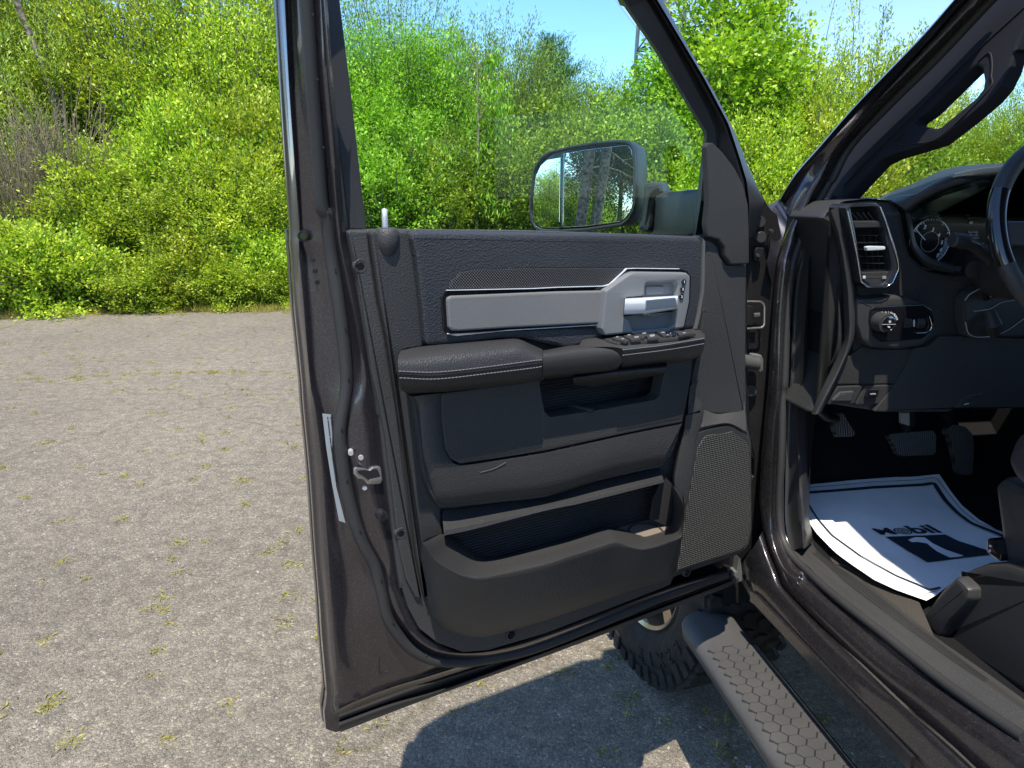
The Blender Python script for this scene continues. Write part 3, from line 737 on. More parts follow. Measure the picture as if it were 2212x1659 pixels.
def stones():
    rg = np.random.default_rng(4); m = MB()
    for i in range(900):
        y = rg.uniform(1.6, 5); x = rg.uniform(-3.2, 1.4); s = rg.uniform(.002, .0055)
        c = Vector((x, y, s * .3)); a = rg.uniform(0, 3)
        V = [c + Vector((math.cos(a + k * 1.257) * s * rg.uniform(.7, 1.2), math.sin(a + k * 1.257) * s * rg.uniform(.7, 1.2), -s * .3)) for k in range(5)] + [c + Vector((0, 0, s * .6))]
        m.add(V, [(k, (k + 1) % 5, 5) for k in range(5)])
    o = m.out('gravel', MAT['dull_grey'], None, smooth=0); tag(o, 'loose bits of pale gravel scattered on the asphalt', 'gravel', kind='stuff')
stones()
# ================================================================== THE PICKUP TRUCK
truck = empty('pickup_truck', TW(.9, 1.2, 0), 'dark grey pickup truck with its driver door swung wide open and black interior', 'pickup truck')
# ---------------- driver door: painted shell
def drows(L_): return [rowpts(s, (lambda n: (lambda p: DP(p, n)))(n)) for n, s in L_]
r0 = "L 63,-60 65,0 100,600 140,1200 172,1640 A 195,230 | A 205,300 230,700 260,1000 300,1400 C 205,0 260,600 300,1200 E 330,280 350,600 385,1000 385,1100 368,1200 382,1340 | E 500,1360 900,1200 1350,1025 2177,735 F 500,352 1000,160"
SH = [
 (0.0,  r0),
 (.006, "L 90,-60 92,0 128,600 166,1200 190,1640 A 215,230 | A 225,300 250,700 285,1000 325,1400 C 232,0 290,600 330,1200 E 366,280 395,700 428,1000 428,1110 425,1170 440,1230 | E 520,1170 900,1020 1300,900 2177,612 F 500,250 1000,88"),
 (.030, "L 128,-60 130,0 160,600 195,1100 235,1640 A 262,230 | A 262,300 300,700 322,1000 360,1400 C 290,0 345,450 378,900 400,1200 E 425,300 455,700 480,950 480,1060 470,1120 490,1170 | E 560,1140 900,1005 1300,885 2177,603 F 500,240 1000,78"),
 (.026, "L 175,-60 178,0 205,600 240,1200 262,1640 A 300,230 | A 330,300 350,600 372,850 400,1300 C 360,0 420,450 470,900 520,1200 E 575,250 560,500 600,720 680,850 700,920 740,1010 | E 780,1050 960,985 1300,872 2177,597 F 500,236 1000,74"),
 (.040, "L 235,-60 238,0 268,400 300,800 345,1400 365,1640 A 395,230 | A 425,300 480,600 520,850 560,1300 C 440,-60 440,300 500,650 560,960 600,1120 740,1300 E 740,300 800,450 900,620 1000,720 1060,790 1120,850 | E 1200,870 1300,845 1450,822 2177,590 F 500,232 1000,70"),
 (.058, "L 335,-60 337,0 365,500 410,1000 455,1500 468,1640 A 545,230 | A 562,300 620,600 680,900 720,1250 C 560,0 545,300 600,600 660,900 730,1120 840,1330 E 850,100 880,300 960,450 1080,610 1180,690 1230,725 | E 1330,750 1500,770 1750,750 2177,632 F 500,226 1000,66"),
 (.074, "L 392,-60 394,0 425,500 470,1000 510,1500 525,1640 A 602,230 | A 615,300 680,600 740,900 800,1350 C 655,0 700,260 700,480 735,700 780,850 850,1080 900,1300 E 880,0 920,250 1000,450 1100,580 1200,660 1290,700 | E 1400,722 1550,728 1800,700 2177,588 F 500,200 1000,52"),
 (.070, "L 440,-60 442,0 475,500 520,1000 555,1500 570,1640 A 655,230 | A 690,300 735,600 790,900 850,1300 C 805,0 850,400 900,800 945,1200 990,1500 E 990,150 1050,350 1140,520 1200,590 1290,640 | E 1400,690 1500,715 1700,700 2177,560 F 500,175 1000,45"),
]
rows = smrows(drows(SH), 3)
m = MB(); loft('', rows, None, None, mb=m)
back = [[p - Nv * .012 for p in rows[0]], [p - Nv * .03 + Dv * .015 + Zv * .01 for p in rows[0]]]
loft('', [rows[0]] + back, None, None, mb=m)
# exterior skin and frame closure (n about -.045, slightly crowned)
sk = [p - Nv * .03 for p in rows[0][12:]]
top = [DP(p, -.03) for p in tr("K 2090,1659 B 1940,140")]
cc = sum(sk, Vector()) / len(sk) - Nv * .03
door = m.out('driver_door', MAT['paint'], truck, smooth=55)
def part_door(n, *a, **k): return n
hinge_edge = [DP(p, -.02) for p in tr("F 1000,160 D 2000,1000 B 1960,1000 B 1955,140")]
i0 = int(47 * .95)
ol = [p - Nv * .022 for p in rows[0][i0:]] + [DP(p, -.022) for p in tr("D 1990,1150 D 1990,600 B 1950,1000 B 1950,160")]
slab('outer_skin', ol, .012, MAT['paint'], door, Nv, .002)
# sill weatherstrip along the door bottom
def dl(name, L_, mat, **k): return loft(name, smrows(drows(L_), 2), MAT[mat], door, **k)
dl('bottom_seal', [(.028, "E 485,1222 900,1062 1240,945 2177,640 F 500,280 1000,105"), (.045, "E 487,1240 900,1085 1240,965 2177,662 F 500,292 1000,112"), (.04, "E 487,1262 900,1110 1240,990 2177,680 F 500,300 1000,116"),
  (.02, "E 487,1280 900,1128 1350,1000 2177,695 F 500,312 1000,122"), (.045, "E 483,1290 900,1140 1350,1008 2177,705 F 500,318 1000,126"), (.052, "E 490,1330 900,1175 1350,1030 2177,722 F 500,334 1000,142"), (.02, "E 500,1366 900,1210 1350,1042 2177,745 F 500,360 1000,170")], 'rubber')
# main weatherstrip
ws = "L 285,-60 288,0 310,300 330,600 370,1100 402,1500 A 495,0 525,300 570,600 612,900 645,1200 652,1380 C 532,-30 506,130 500,280 540,600 605,900 685,1130 780,1310 835,1520 E 880,420 960,560 1080,690 1250,775 1450,795 1700,768 2177,650 F 500,235 950,78"
wp = crs([DP(p, .056) for p in tr(ws)], 5)
tube('weatherstrip', wp, .0102, MAT['rubber'], door, seg=12, flat=1.0)
m = MB()
for s_ in ("L 335,107 368,577 413,1070 453,1527 A 562,435 645,915 672,1330 C 510,190 553,607 660,1020 834,1420 E 932,477 1200,732 1540,768",):
    for p in tr(s_): disc(m, DP(p, .0680), Nv, .0018, .001, 8)
m.out('drain_hole', MAT['void'], door)
# black window channel of the rear post
dslab('rear_channel', "L 445,-60 475,500 520,1000 560,1500 575,1659 A 660,110 800,110 L 700,1659 680,1350 640,700 585,-60", .04, .03, MAT['rubber'], door, .004, 0)
# front window frame (leaning pillar of the door)
FR = [(.0, "K 870,-60 910,0 1200,420 1400,760 1590,1070 1600,1100 1565,1400 1540,1659 B 1510,165"),
      (.030, "K 900,-60 940,0 1230,420 1430,760 1615,1065 1625,1100 1595,1400 1572,1659 B 1530,165"),
      (.034, "K 1080,-60 1130,0 1330,340 1510,680 1640,930 1690,1050 1700,1160 1660,1659 B 1580,165"),
      (.026, "K 1120,-60 1165,0 1370,340 1550,660 1680,910 1722,1040 1725,1150 1690,1659 B 1600,165"),
      (.045, "K 1150,-60 1190,0 1400,350 1570,650 1760,1000 1850,1250 1920,1480 1945,1659 B 1900,165"),
      (.034, "K 1165,-60 1205,0 1415,350 1590,650 1785,1010 1880,1280 1940,1480 1960,1659 B 1930,165"),
      (.046, "K 1180,-60 1220,0 1430,350 1610,650 1800,1010 1890,1280 1950,1480 1970,1659 B 1945,165"),
      (.01, "K 1220,-60 1255,0 1440,335 1700,795 1850,1085 1950,1345 2092,1659 B 2010,165"),
      (-.03, "K 1230,-60 1262,0 1445,333 1705,793 1855,1083 1955,1343 2095,1655 B 2012,165")]
loft('front_window_frame', [resamp([DP(p, n) for p in tr(s)], 70) for n, s in FR], MAT['smooth_plastic'], door, smooth=30)
# window header above the picture
A0 = DP((560, -60 / 2), .0); 
hd = [DP(p, .03) for p in tr("L 63,-55 585,-55")]; z0 = hd[0].z
e0 = DP(tr("L 63,-50")[0], .02); e1 = DP(tr("K 1050,-50")[0], .02)
m = MB(); tube('', [e0, e0 + Zv * .10 + Nv * .016 + Dv * .02, e0 + Zv * .16 + Nv * .02 + Dv * .08, e1 + Zv * .09 + Nv * .02 - Dv * .10, e1], .032, None, None, mb=m, seg=8)
m.out('window_header', MAT['paint'], door)
# glass
gp = [DP(p, .012) for p in tr("L 575,-60 690,1700 A 800,160 B 1560,190 K 1580,1659 1660,1090 1490,760 1290,420 980,-60")]
slab('window_glass', gp, .004, MAT['door_glass'], door, Nv, .0008, smooth=0)
# ---------------- sheet metal details on the shut face
lt = MB()
slab('door_latch', [DP(p, .080) for p in tr("C 610,500 700,512 735,525 760,500 830,490 845,600 830,635 720,640 690,600 640,590 612,560")], .006, MAT['steel'], door, Nv, .002, .006)
slab('latch_opening', [DP(p, .0815) for p in tr("C 700,520 740,530 765,515 800,512 822,560 826,585 740,606 722,600 690,572 640,545 640,525")], .002, MAT['void'], door, Nv, .0004, .004)
slab('latch_claw', [DP(p, .0825) for p in tr("C 735,598 830,578 838,606 735,628")], .003, MAT['steel'], door, Nv, .001)
for p in ("C 583,384", "C 666,421", "C 697,667"):
    m = MB(); c = DP(tr(p)[0], .074); disc(m, c, (Nv - Dv * .3), .0044, .012, 18)
    o = m.out('latch_screw', MAT['dull_grey'], door)
m = MB(); c = DP(tr("C 845,900")[0], .088); disc(m, c, Nv, .0095, .022, 20); m.out('door_bumper', MAT['paint'], door)
m = MB(); disc(m, c + Nv * .002, Nv, .0058, .006, 16); m.out('bumper_screw', MAT['gloss_black'], door)
m = MB(); c = DP(tr("A 295,165")[0], .036); disc(m, c, (Nv - Dv * .4), .0085, .012, 20, inner=.006); m.out('hinge_bolt', MAT['black_metal'], door)
m = MB(); disc(m, c + Nv * .002, (Nv - Dv * .4), .0058, .01, 12); m.out('hinge_bolt_head', MAT['gloss_black'], door)
for p, n in (("A 770,410", .088), ("C 998,1040", .088), ("E 1897,575", .086), ("D 1470,1362", .088)):
    c = DP(tr(p)[0], n); m = MB(); disc(m, c - Nv * .001, Nv, .0108, .010, 20, inner=.0088); m.out('clip_recess', MAT['plastic'], door)
    m = MB(); disc(m, c - Nv * .001, Nv, .0058, .008, 16); m.out('trim_screw', MAT['gloss_black'], door)
# embossed dimples
m = MB()
for p in ("E 905,630", "E 952,685", "E 997,720", "E 1055,742"): disc(m, DP(tr(p)[0], .036), Nv, .0035, .003, 12)
for p, n in (("A 383,360", .034), ("A 393,450", .036), ("A 412,542", .036)): disc(m, DP(tr(p)[0], n), Nv, .0035, .003, 12)
m.out('dimple', MAT['paint'], door)
tube('stamped_rib', [DP(p, .030) for p in crs([Vector((*q, 0)) for q in tr("E 812,660 900,745 985,800 985,820 900,865 830,885 815,870 808,760 810,665")], 4)] if False else [DP(p, .030) for p in tr("E 812,660 860,705 930,765 985,798 990,815 960,840 880,870 835,888 818,880 810,840 808,740 812,660")], .0022, MAT['paint'], door, seg=8)
# sticker
slab('data_label', [DP(p, .0395) for p in tr("C 352,60 422,68 432,240 430,420 466,660 540,952 488,935 428,620 383,330")], .001, MAT['sticker'], door, Nv, .0003)
m = MB(); rd = random.Random(2)
for i in range(46):
    t = i / 46; a = tr("C 370,100")[0]; path = tr("C 372,95 400,330 440,600 508,900"); q = t * 3; k = min(2, int(q)); u = path[k][0] + (path[k + 1][0] - path[k][0]) * (q - k); v = path[k][1] + (path[k + 1][1] - path[k][1]) * (q - k)
    for j in range(2):
        if rd.random() < .3: continue
        c = DP((u + 6 + j * 7, v), .0402); box(m, c, Dv, Zv, Nv, .0008, .0018, .0003)
m.out('label_print', MAT['ink'], door)

# ---------------- door trim
base = "A 655,115 700,350 760,700 850,1250 915,1659 C 805,0 850,400 900,800 945,1200 990,1500 E 990,150 1050,350 1140,520 1290,640 1500,715 1700,700 2177,560 F 500,165 D 1350,1395 1900,1205 1965,1130 1990,1000 1988,300 1958,170 B 1948,1600 1940,1200 1945,500 1945,395 B 1930,100 1590,170 A 2177,122 1200,112"
dslab('trim_base', base, .078, .03, MAT['plastic'], door, .003, .01, holes=["B 256,1230 256,1370 275,1500 290,1595 345,1655 700,1605 1215,1510 1258,1470 1285,1340 1325,1170 900,1170",
   "C 1305,1000 1305,1110 1420,1200 1640,1300 1900,1270 D 700,1070 1100,1085 1330,1010 1338,800 1325,650 1262,580 700,690 C 1800,880"], hfr=.006)
# left column ribs
dslab('trim_edge_strip', "A 668,122 830,125 850,350 900,700 960,1000 1010,1300 1055,1555 C 965,100 1000,400 1050,800 1090,1200 1150,1500 1170,1580 1110,1560 1030,1400 965,1100 915,650 865,250 815,0 A 855,1250 780,700 715,340", .086, .012, MAT['plastic'], door, .004, .004)
dslab('trim_inner_strip', "A 850,120 1165,125 1200,330 1245,650 1285,1075 1100,1110 1085,1300 1115,1430 1190,1480 C 1105,0 1130,200 1170,520 1230,700 1320,830 1345,1050 1185,1110 1180,1350 1215,1580 1190,1560 1120,1200 1080,800 1030,400 976,45 A 1035,1300 985,1000 925,700 875,350", .094, .02, MAT['leather'], door, .006, .003)
# lock pin boss and pin
m = MB(); c = DP(tr("A 980,150")[0], .084)
tube('', [c + Zv * (.010 - .045 * t) for t in (0, .03, .1, .25, .45, .65, .85, .95, 1)], 0, None, None, mb=m, seg=24, rs=[.012, .015, .0175, .019, .019, .017, .012, .008, .003]); m.out('lock_pin_boss', MAT['plastic'], door)
pb = DP(tr("A 970,115")[0], .070); pt = DP(tr("L 855,1515")[0], .070)
m = MB(); tube('', [pb, pt - Zv * .012, pt - Zv * .009, pt - Zv * .002, pt], 0, None, None, mb=m, seg=14, rs=[.0048, .0047, .0044, .0044, .003]); m.out('lock_pin', MAT['satin_silver'], door)
# upper pad
pad = "A 1168,128 2177,140 B 1000,152 1500,168 1580,178 1598,215 1590,600 1560,800 1535,925 1440,935 770,1000 500,1100 A 2100,1010 1900,1012 1640,1045 1290,1072 1255,700 1215,330"
dslab('upper_pad', pad, .104, .03, MAT['soft_pad'], door, .011, .006)
dslab('pad_piping', "B 1592,178 1618,210 1610,600 1580,800 1552,928 1530,925 1558,800 1588,600 1596,215", .108, .02, MAT['piping_grey'], door, .003, 0)
# recess with mesh, frame, inserts
dslab('insert_frame', "A 1425,660 1440,630 1462,604 1520,515 1590,455 1670,432 2177,420 B 970,418 1420,424 1465,440 1500,490 1490,700 1440,925 790,990 755,950 750,925 0,945 A 1540,988 1480,972 1440,915", .1075, .01, MAT['gloss_black'], door, .0025, .004)
dslab('decor_mesh', "A 1475,598 1535,515 1600,462 1680,440 2177,428 B 960,428 830,555 780,568 400,578 A 2177,588", .1095, .004, MAT['trim_mesh'], door, .001, .003)
dslab('chrome_edge', "A 1470,612 2177,598 B 400,588 780,578 835,565 975,435 1040,432 1400,436 1400,430 1035,426 970,429 828,557 778,571 400,581 A 2177,591 1470,606", .1115, .004, MAT['satin_silver'], door, .0006, 0)
dslab('chrome_lower_edge', "A 1480,960 1545,975 B 0,933 755,888 755,893 0,938 A 1545,981 1478,967", .1105, .004, MAT['satin_silver'], door, .0006, 0)
dslab('grey_insert', "A 1475,700 1480,670 1510,655 2177,625 B 400,618 800,610 785,750 765,880 0,918 A 1570,944 1520,940 1488,915", .1135, .008, MAT['grey_vinyl'], door, .005, .006)
# release bezel with recess
bez = "B 802,612 995,478 1045,460 1465,466 1492,492 1485,700 1440,918 800,978 768,925 785,760"
hole = "B 1125,545 1370,540 1392,565 1365,880 1310,925 1025,950 990,850 948,830 962,668 1112,655"
dslab('release_bezel', bez, .126, .02, MAT['grey_plastic'], door, .004, .006, holes=[hole], hfr=.006)
dslab('bezel_recess', "B 1100,520 1400,520 1400,960 1000,970 920,850 930,640", .111, .004, MAT['grey_recess'], door, .001, 0)
dslab('recess_step', "B 1130,572 1280,572 1275,640 1130,650", .1145, .006, MAT['grey_recess'], door, .003, .004)
dslab('handle_pivot', "B 965,660 1110,655 1115,800 950,825", .118, .012, MAT['gloss_black'], door, .002, .004)
H_ = [(.116, "B 960,672 1120,664 1250,658 1386,650"), (.140, "B 958,680 1120,672 1250,664 1386,656"), (.148, "B 955,700 1120,695 1250,688 1386,678"), (.146, "B 948,790 1120,785 1250,770 1386,745"), (.138, "B 946,804 1120,796 1250,780 1386,756"), (.118, "B 946,808 1120,800 1250,784 1386,762")]
hnd = loft('release_handle', smrows([resamp([DP(p, n) for p in tr(s)], 12) for n, s in H_], 3), MAT['satin_silver'], door, caps=True, close=True)
dslab('handle_inlay', "B 1130,690 1370,668 1382,738 1128,768", .1505, .004, MAT['silver_inlay'], door, .001, .002)
dslab('handle_lip', "B 1110,796 1300,778 1370,770 1280,800 1200,822 1110,815", .132, .006, MAT['steel'], door, .002, .002)
for t_, p in (('1', "B 1440,541"), ('S', "B 1429,600"), ('2', "B 1420,661")):
    c = DP(tr(p)[0], .1285); m = MB(); disc(m, c, Nv, .0054, .006, 22); m.out('memory_button', MAT['gloss_black'], door)
    text('button_print', t_, c + Nv * .0004, Dv, Zv, .0068, MAT['white_print'], door, bold=.0002)
# ---------------- armrest
def arm(name, L_, mat, K=26, k=3, caps=True): return loft(name, smrows([resamp(crs([DP(p, n) for p in tr(s)], 5), K) for n, s in L_], k), MAT[mat], door, caps=caps, close=True, smooth=45)
a1 = arm('rear_armrest', [(.10, "A 1095,1100 1300,1062 1900,1008 2050,1003 B 180,1045 285,1092"), (.150, "A 1080,1130 1300,1100 1900,1040 2070,1030 B 180,1070 284,1120"), (.176, "A 1072,1180 1300,1175 1900,1110 B 100,1090 283,1150"), (.183, "A 1073,1262 1400,1270 1850,1222 2177,1178 B 282,1172"),
   (.182, "A 1080,1320 1400,1328 1850,1278 2177,1238 B 280,1225"), (.172, "A 1090,1390 1300,1400 1700,1370 2177,1310 B 280,1290"), (.15, "A 1110,1425 1300,1432 1700,1402 2177,1345 B 280,1322"), (.10, "A 1135,1448 1300,1455 1700,1425 2177,1368 B 280,1338")], 'leather')
def stitches(name, s, n, par):
    P = resamp(crs([DP(p, n) for p in tr(s)], 5), 400); tot = sum((P[i + 1] - P[i]).length for i in range(399)); m = MB(); N = int(tot / .006); Q = resamp(P, N * 4 + 1)
    for i in range(N): tube('', [Q[4 * i], Q[4 * i + 1] + Nv * .0005, Q[4 * i + 3]], .0009, None, None, mb=m, seg=5)
    m.out('stitching', MAT['stitch'], par, smooth=0)
    
stitches('', "A 1078,1268 1400,1275 1850,1226 2177,1182 B 281,1176", .1838, door); stitches('', "A 1084,1322 1400,1331 1850,1281 2177,1241 B 279,1228", .1832, door)
for s_, n_ in (("A 1076,1292 1400,1300 1850,1252 2177,1210 B 281,1200", .1828), ("B 936,1118 1250,1078 1604,1018", .1818)): tube('seam_cord', crs([DP(p, n_) for p in tr(s_)], 5), .0014, MAT['void'], door, seg=6)
arm('pull_grip', [(.12, "B 287,1098 560,1055 850,1048 925,1055"), (.158, "B 287,1112 560,1075 850,1062 938,1080"), (.176, "B 286,1145 560,1110 850,1092 945,1110"), (.178, "B 286,1230 560,1200 850,1165 945,1165"), (.170, "B 287,1300 560,1275 850,1245 925,1205"), (.145, "B 289,1325 560,1298 850,1268 905,1240"), (.12, "B 290,1332 560,1305 850,1275 890,1252")], 'smooth_plastic')
arm('front_armrest', [(.10, "B 575,1060 590,1020 650,1000 790,985 1450,925 1560,930 1603,965"), (.150, "B 580,1075 700,1055 900,1042 1200,1018 1500,985 1606,975"), (.174, "B 800,1068 930,1062 1200,1040 1500,1002 1608,985"), (.182, "B 934,1085 1250,1050 1450,1020 1606,994"), (.181, "B 934,1135 1250,1098 1450,1068 1604,1040"), (.168, "B 936,1200 1250,1162 1450,1140 1598,1085"), (.145, "B 925,1240 1250,1200 1450,1175 1588,1115"), (.10, "B 900,1265 1250,1225 1450,1195 1575,1135")], 'leather')
stitches('', "B 936,1094 1250,1058 1450,1026 1605,1000", .1832, door); stitches('', "B 936,1138 1250,1100 1450,1070 1603,1042", .1828, door)
arm('grip_bracket', [(.09, "B 532,1300 640,1280 900,1235 1300,1205"), (.15, "B 532,1315 640,1300 890,1262 1295,1225"), (.155, "B 535,1350 640,1335 870,1310 1290,1262"), (.11, "B 545,1385 700,1392 850,1362 1280,1295")], 'leather')
# switch panel
zs = DP(tr("B 1000,1030")[0], .155).z + .004
sp = [ZP(p, zs) for p in tr("B 785,1003 830,985 1300,938 1500,935 1535,955 1380,992 900,1036 815,1018")]
slab('switch_panel', sp, .006, MAT['smooth_plastic'], door, Zv, .002, .004, hz=Dv)
for s_, mt in (("B 850,990 930,980 992,1012 960,1020 865,1000", 0), ("B 940,975 1010,968 1090,1000 1010,1010", 0), ("B 1020,970 1100,960 1140,965 1105,998", 0), ("B 1120,962 1200,955 1235,990 1140,996", 0), ("B 1215,945 1285,940 1330,972 1270,978", 0), ("B 1375,945 1480,935 1500,955 1400,972", 1)):
    slab('window_switch', [ZP(p, zs + .005) for p in tr(s_)], .005, MAT['smooth_plastic'], door, Zv, .0015, .002, hz=Dv)
m = MB(); disc(m, ZP(tr("B 1330,948")[0], zs + .008), Zv, .0095, .008, 20); m.out('mirror_knob', MAT['gloss_black'], door)
m = MB()
for s_ in ("B 880,985 900,982 905,988 885,991", "B 925,1000 945,997 950,1003 930,1006", "B 975,968 1000,966 1003,972 978,974", "B 1030,985 1065,980 1070,990 1035,995", "B 1095,955 1125,950 1130,958 1100,962", "B 1155,972 1195,965 1200,980 1160,986", "B 1250,948 1275,945 1280,952 1255,955", "B 1295,968 1310,966 1314,972 1298,974", "B 1425,952 1450,949 1453,955 1428,958"):
    slab('', [ZP(p, zs + .0058) for p in tr(s_)], .0005, None, None, Zv, .0001, hz=Dv, mb=m)
m.out('switch_print', MAT['switch_ink'], door)
# ---------------- lower panel
pocket = "B 266,1240 266,1370 285,1500 300,1585 345,1642 700,1592 1205,1500 1245,1465 1270,1340 1310,1180 900,1180"
# panel above the seam, with pocket
up = "A 1430,1450 1700,1415 2177,1350 B 300,1310 900,1230 1450,1180 1510,1150 1500,1300 1455,1560 D 1430,115 1420,132 1000,215 C 2177,365 1800,425 1480,472 1400,432 1355,350 1330,150 1322,0"
dslab('storage_door', up, .1285, .03, MAT['leather'], door, .003, .004, holes=[pocket], hfr=.008)
dslab('pocket_back', "B 200,1180 1400,1120 1350,1560 300,1690", .055, .004, MAT['ribbed'], door, .001, 0)
m = MB()
pw = [DP(p, .124) for p in tr(pocket)]; pb_ = [DP(p, .056) for p in tr(pocket)]
loft('', [pw + [pw[0]], pb_ + [pb_[0]]], None, None, mb=m); m.out('pocket_walls', MAT['smooth_plastic'], door, smooth=30)
m = MB(); q1 = ZP(tr("B 490,1545")[0], DP(tr("B 490,1560")[0], .09).z); q2 = ZP(tr("B 690,1590")[0], q1.z); tube('', [q1, q2], .004, None, None, mb=m); m.out('pocket_divider', MAT['smooth_plastic'], door)
# panel frame around / below the seam
MR = [(.094, "C 1110,-120 1140,200 1170,520 1230,700 1310,832 D 0,780 600,640 1240,500 1335,300 1400,60 B 1470,1560"),]
lowA = tr("A 1172,1478 1420,1448 C 1322,0 1330,150 1355,350 1400,432 1480,472 1800,425 2177,365 D 1000,215 1420,132 1452,-20 B 1480,1400 1515,1150")
dslab('lower_panel', "A 1172,1472 1430,1445 C 1325,0 1335,200 1358,355 1405,438 1482,478 1800,432 2177,370 D 1000,220 1424,136 1380,290 1335,400 1240,500 1100,525 600,640 C 2177,742 1700,795 1310,832 1230,700 1170,520 1130,200 1095,-40", .112, .02, MAT['leather'], door, .002, .0)
rA = [DP(p, .1245) for p in tr("C 1335,200 1358,358 1405,442 1482,482 1800,436 2177,374 D 700,290 1424,140")]
def lerprows(sa, sb, prof, K=60):
    a = resamp(crs([Vector((*p, 0)) for p in tr(sa)], 5), K); b_ = resamp(crs([Vector((*p, 0)) for p in tr(sb)], 5), K)
    return [[DP((a[i].x + (b_[i].x - a[i].x) * w_, a[i].y + (b_[i].y - a[i].y) * w_), n) for i in range(K)] for w_, n in prof]
def lofted(name, sa, sb, prof, mat, K=60, curve=True): return loft(name, lerprows(sa, sb, prof, K), MAT[mat], door, smooth=60)
lofted('lower_panel_roll', "A 1175,1478 C 1115,0 1150,350 1215,640 1320,826 1700,790 2177,742 D 800,590 1238,496", "A 1428,1447 C 1326,0 1334,200 1357,355 1404,438 1482,478 1800,432 2177,370 D 1000,220 1424,136",
   [(0, .093), (.03, .108), (.12, .122), (.35, .1275), (.7, .1275), (.97, .1265), (1, .1235)], 'leather')
# padded lip under it
lofted('pocket_lip', "C 1326,850 1500,830 1800,790 2177,735 D 700,625 1240,500", "C 1345,1055 1600,1000 2177,850 D 600,790 1000,690 1275,620", [(0, .085), (.1, .09), (.5, .108), (.62, .120), (.8, .132), (1, .134), (1.01, .06)], 'leather', 40)
# lower bin
dslab('bin_back', "C 1300,900 D 1300,480 1360,1000 900,1150 C 2177,1300 1500,1400 1250,1200", .052, .004, MAT['ribbed'], door, .001, 0)
dslab('bin_end_wall', "D 1275,565 1345,640 1345,985 1300,980 1160,920 1190,765", .100, .004, MAT['smooth_plastic'], door, .001, 0)
zc = DP(tr("D 1160,925")[0], .056).z
slab('bin_floor', [ZP(p, zc) for p in tr("D 600,1060 1160,920 1330,975 1300,1010 1080,1075 860,1060 700,1100")], .004, MAT['tan_dirt'], door, Zv, .001, hz=Dv)
c = ZP(tr("D 1125,1015")[0], zc + .002); m = MB(); disc(m, c, Zv, .038, .004, 28, inner=.034); m.out('cup_ring', MAT['plastic'], door)
lipin = "C 1300,1050 1345,1062 1400,1110 1480,1172 1560,1232 1640,1266 1740,1266 1900,1232 2177,1162 D 500,1110 790,1018 870,1018 980,1040 1080,1056 1160,1045 1270,1005 1325,975 1348,900 1352,780 1338,645"
lipout = "C 1165,1115 1200,1155 1260,1240 1340,1300 1430,1350 1540,1388 1680,1398 1800,1372 2177,1288 D 500,1225 800,1130 880,1108 980,1135 1085,1160 1180,1150 1300,1110 1415,1060 1435,950 1432,800 1340,640"
belly = "C 1160,1100 1172,1280 1200,1500 E 1212,330 1255,430 1335,515 1450,570 1620,597 1760,575 2177,455 D 1000,1510 1280,1425 1345,1370 1400,1220 1425,1000 1440,850 1425,720"
def nb(base_n): return base_n
lipo = lerprows(lipin, lipout, [(-.25, .075), (-.03, .104), (.05, .108), (.5, .146), (.92, .180), (1.0, .184)], 110)
bel = lerprows(lipout, belly, [(.0, .184), (.03, .1845), (.10, .1805), (.4, .166), (.7, .148), (.9, .125), (.98, .10), (1, .076)], 110)
loft('map_pocket', lipo + bel[1:], MAT['leather'], door, smooth=70)
# speaker
spk = "D 1545,235 1568,205 1620,186 1790,153 1850,162 1960,250 1986,330 1988,1000 1962,1125 1905,1185 1350,1372 1365,1290 1440,850 1530,300"
dslab('speaker_rim', spk, .108, .03, MAT['smooth_plastic'], door, .005, .006)
dslab('speaker_mesh', "D 1598,262 1622,240 1835,205 1950,290 1976,340 1978,1000 1955,1115 1900,1172 1385,1342 1460,860 1555,330", .1095, .004, MAT['speaker_mesh'], door, .002, .006)
lofted('speaker_column', "B 1480,1400 1455,1650 D 1440,60 1425,200 1375,420 1345,640 1425,730 1442,850", "B 1560,1330 1530,1450 D 1600,20 1560,205 1535,300 1490,640 1440,850 1438,860", [(-.02, .08), (0, .10), (.1, .113), (.8, .116), (1, .108)], 'plastic', 40)
lofted('column_crown', "D 1560,-60 1700,40 1850,0 1930,-40", "D 1560,205 1620,180 1800,148 1950,235", [(0, .080), (.5, .096), (.9, .110), (1, .104)], 'plastic', 30)
# front column and mirror sail
dslab('trim_front_column', "B 1625,190 1700,235 1735,330 1790,405 1945,400 1945,1000 1930,1600 D 1930,60 1700,60 1480,20 B 1500,1350 1570,1050 1590,800", .088, .02, MAT['plastic'], door, .004, .006)
sail = "K 1668,1195 1690,1158 1740,1162 1800,1230 1890,1370 1940,1500 1962,1659 B 1945,110 1942,393 1792,398 1742,325 1737,255 1690,195 1600,172 1598,60 K 1640,1640"
dslab('mirror_sail', sail, .088, .012, MAT['smooth_plastic'], door, .005, .006)
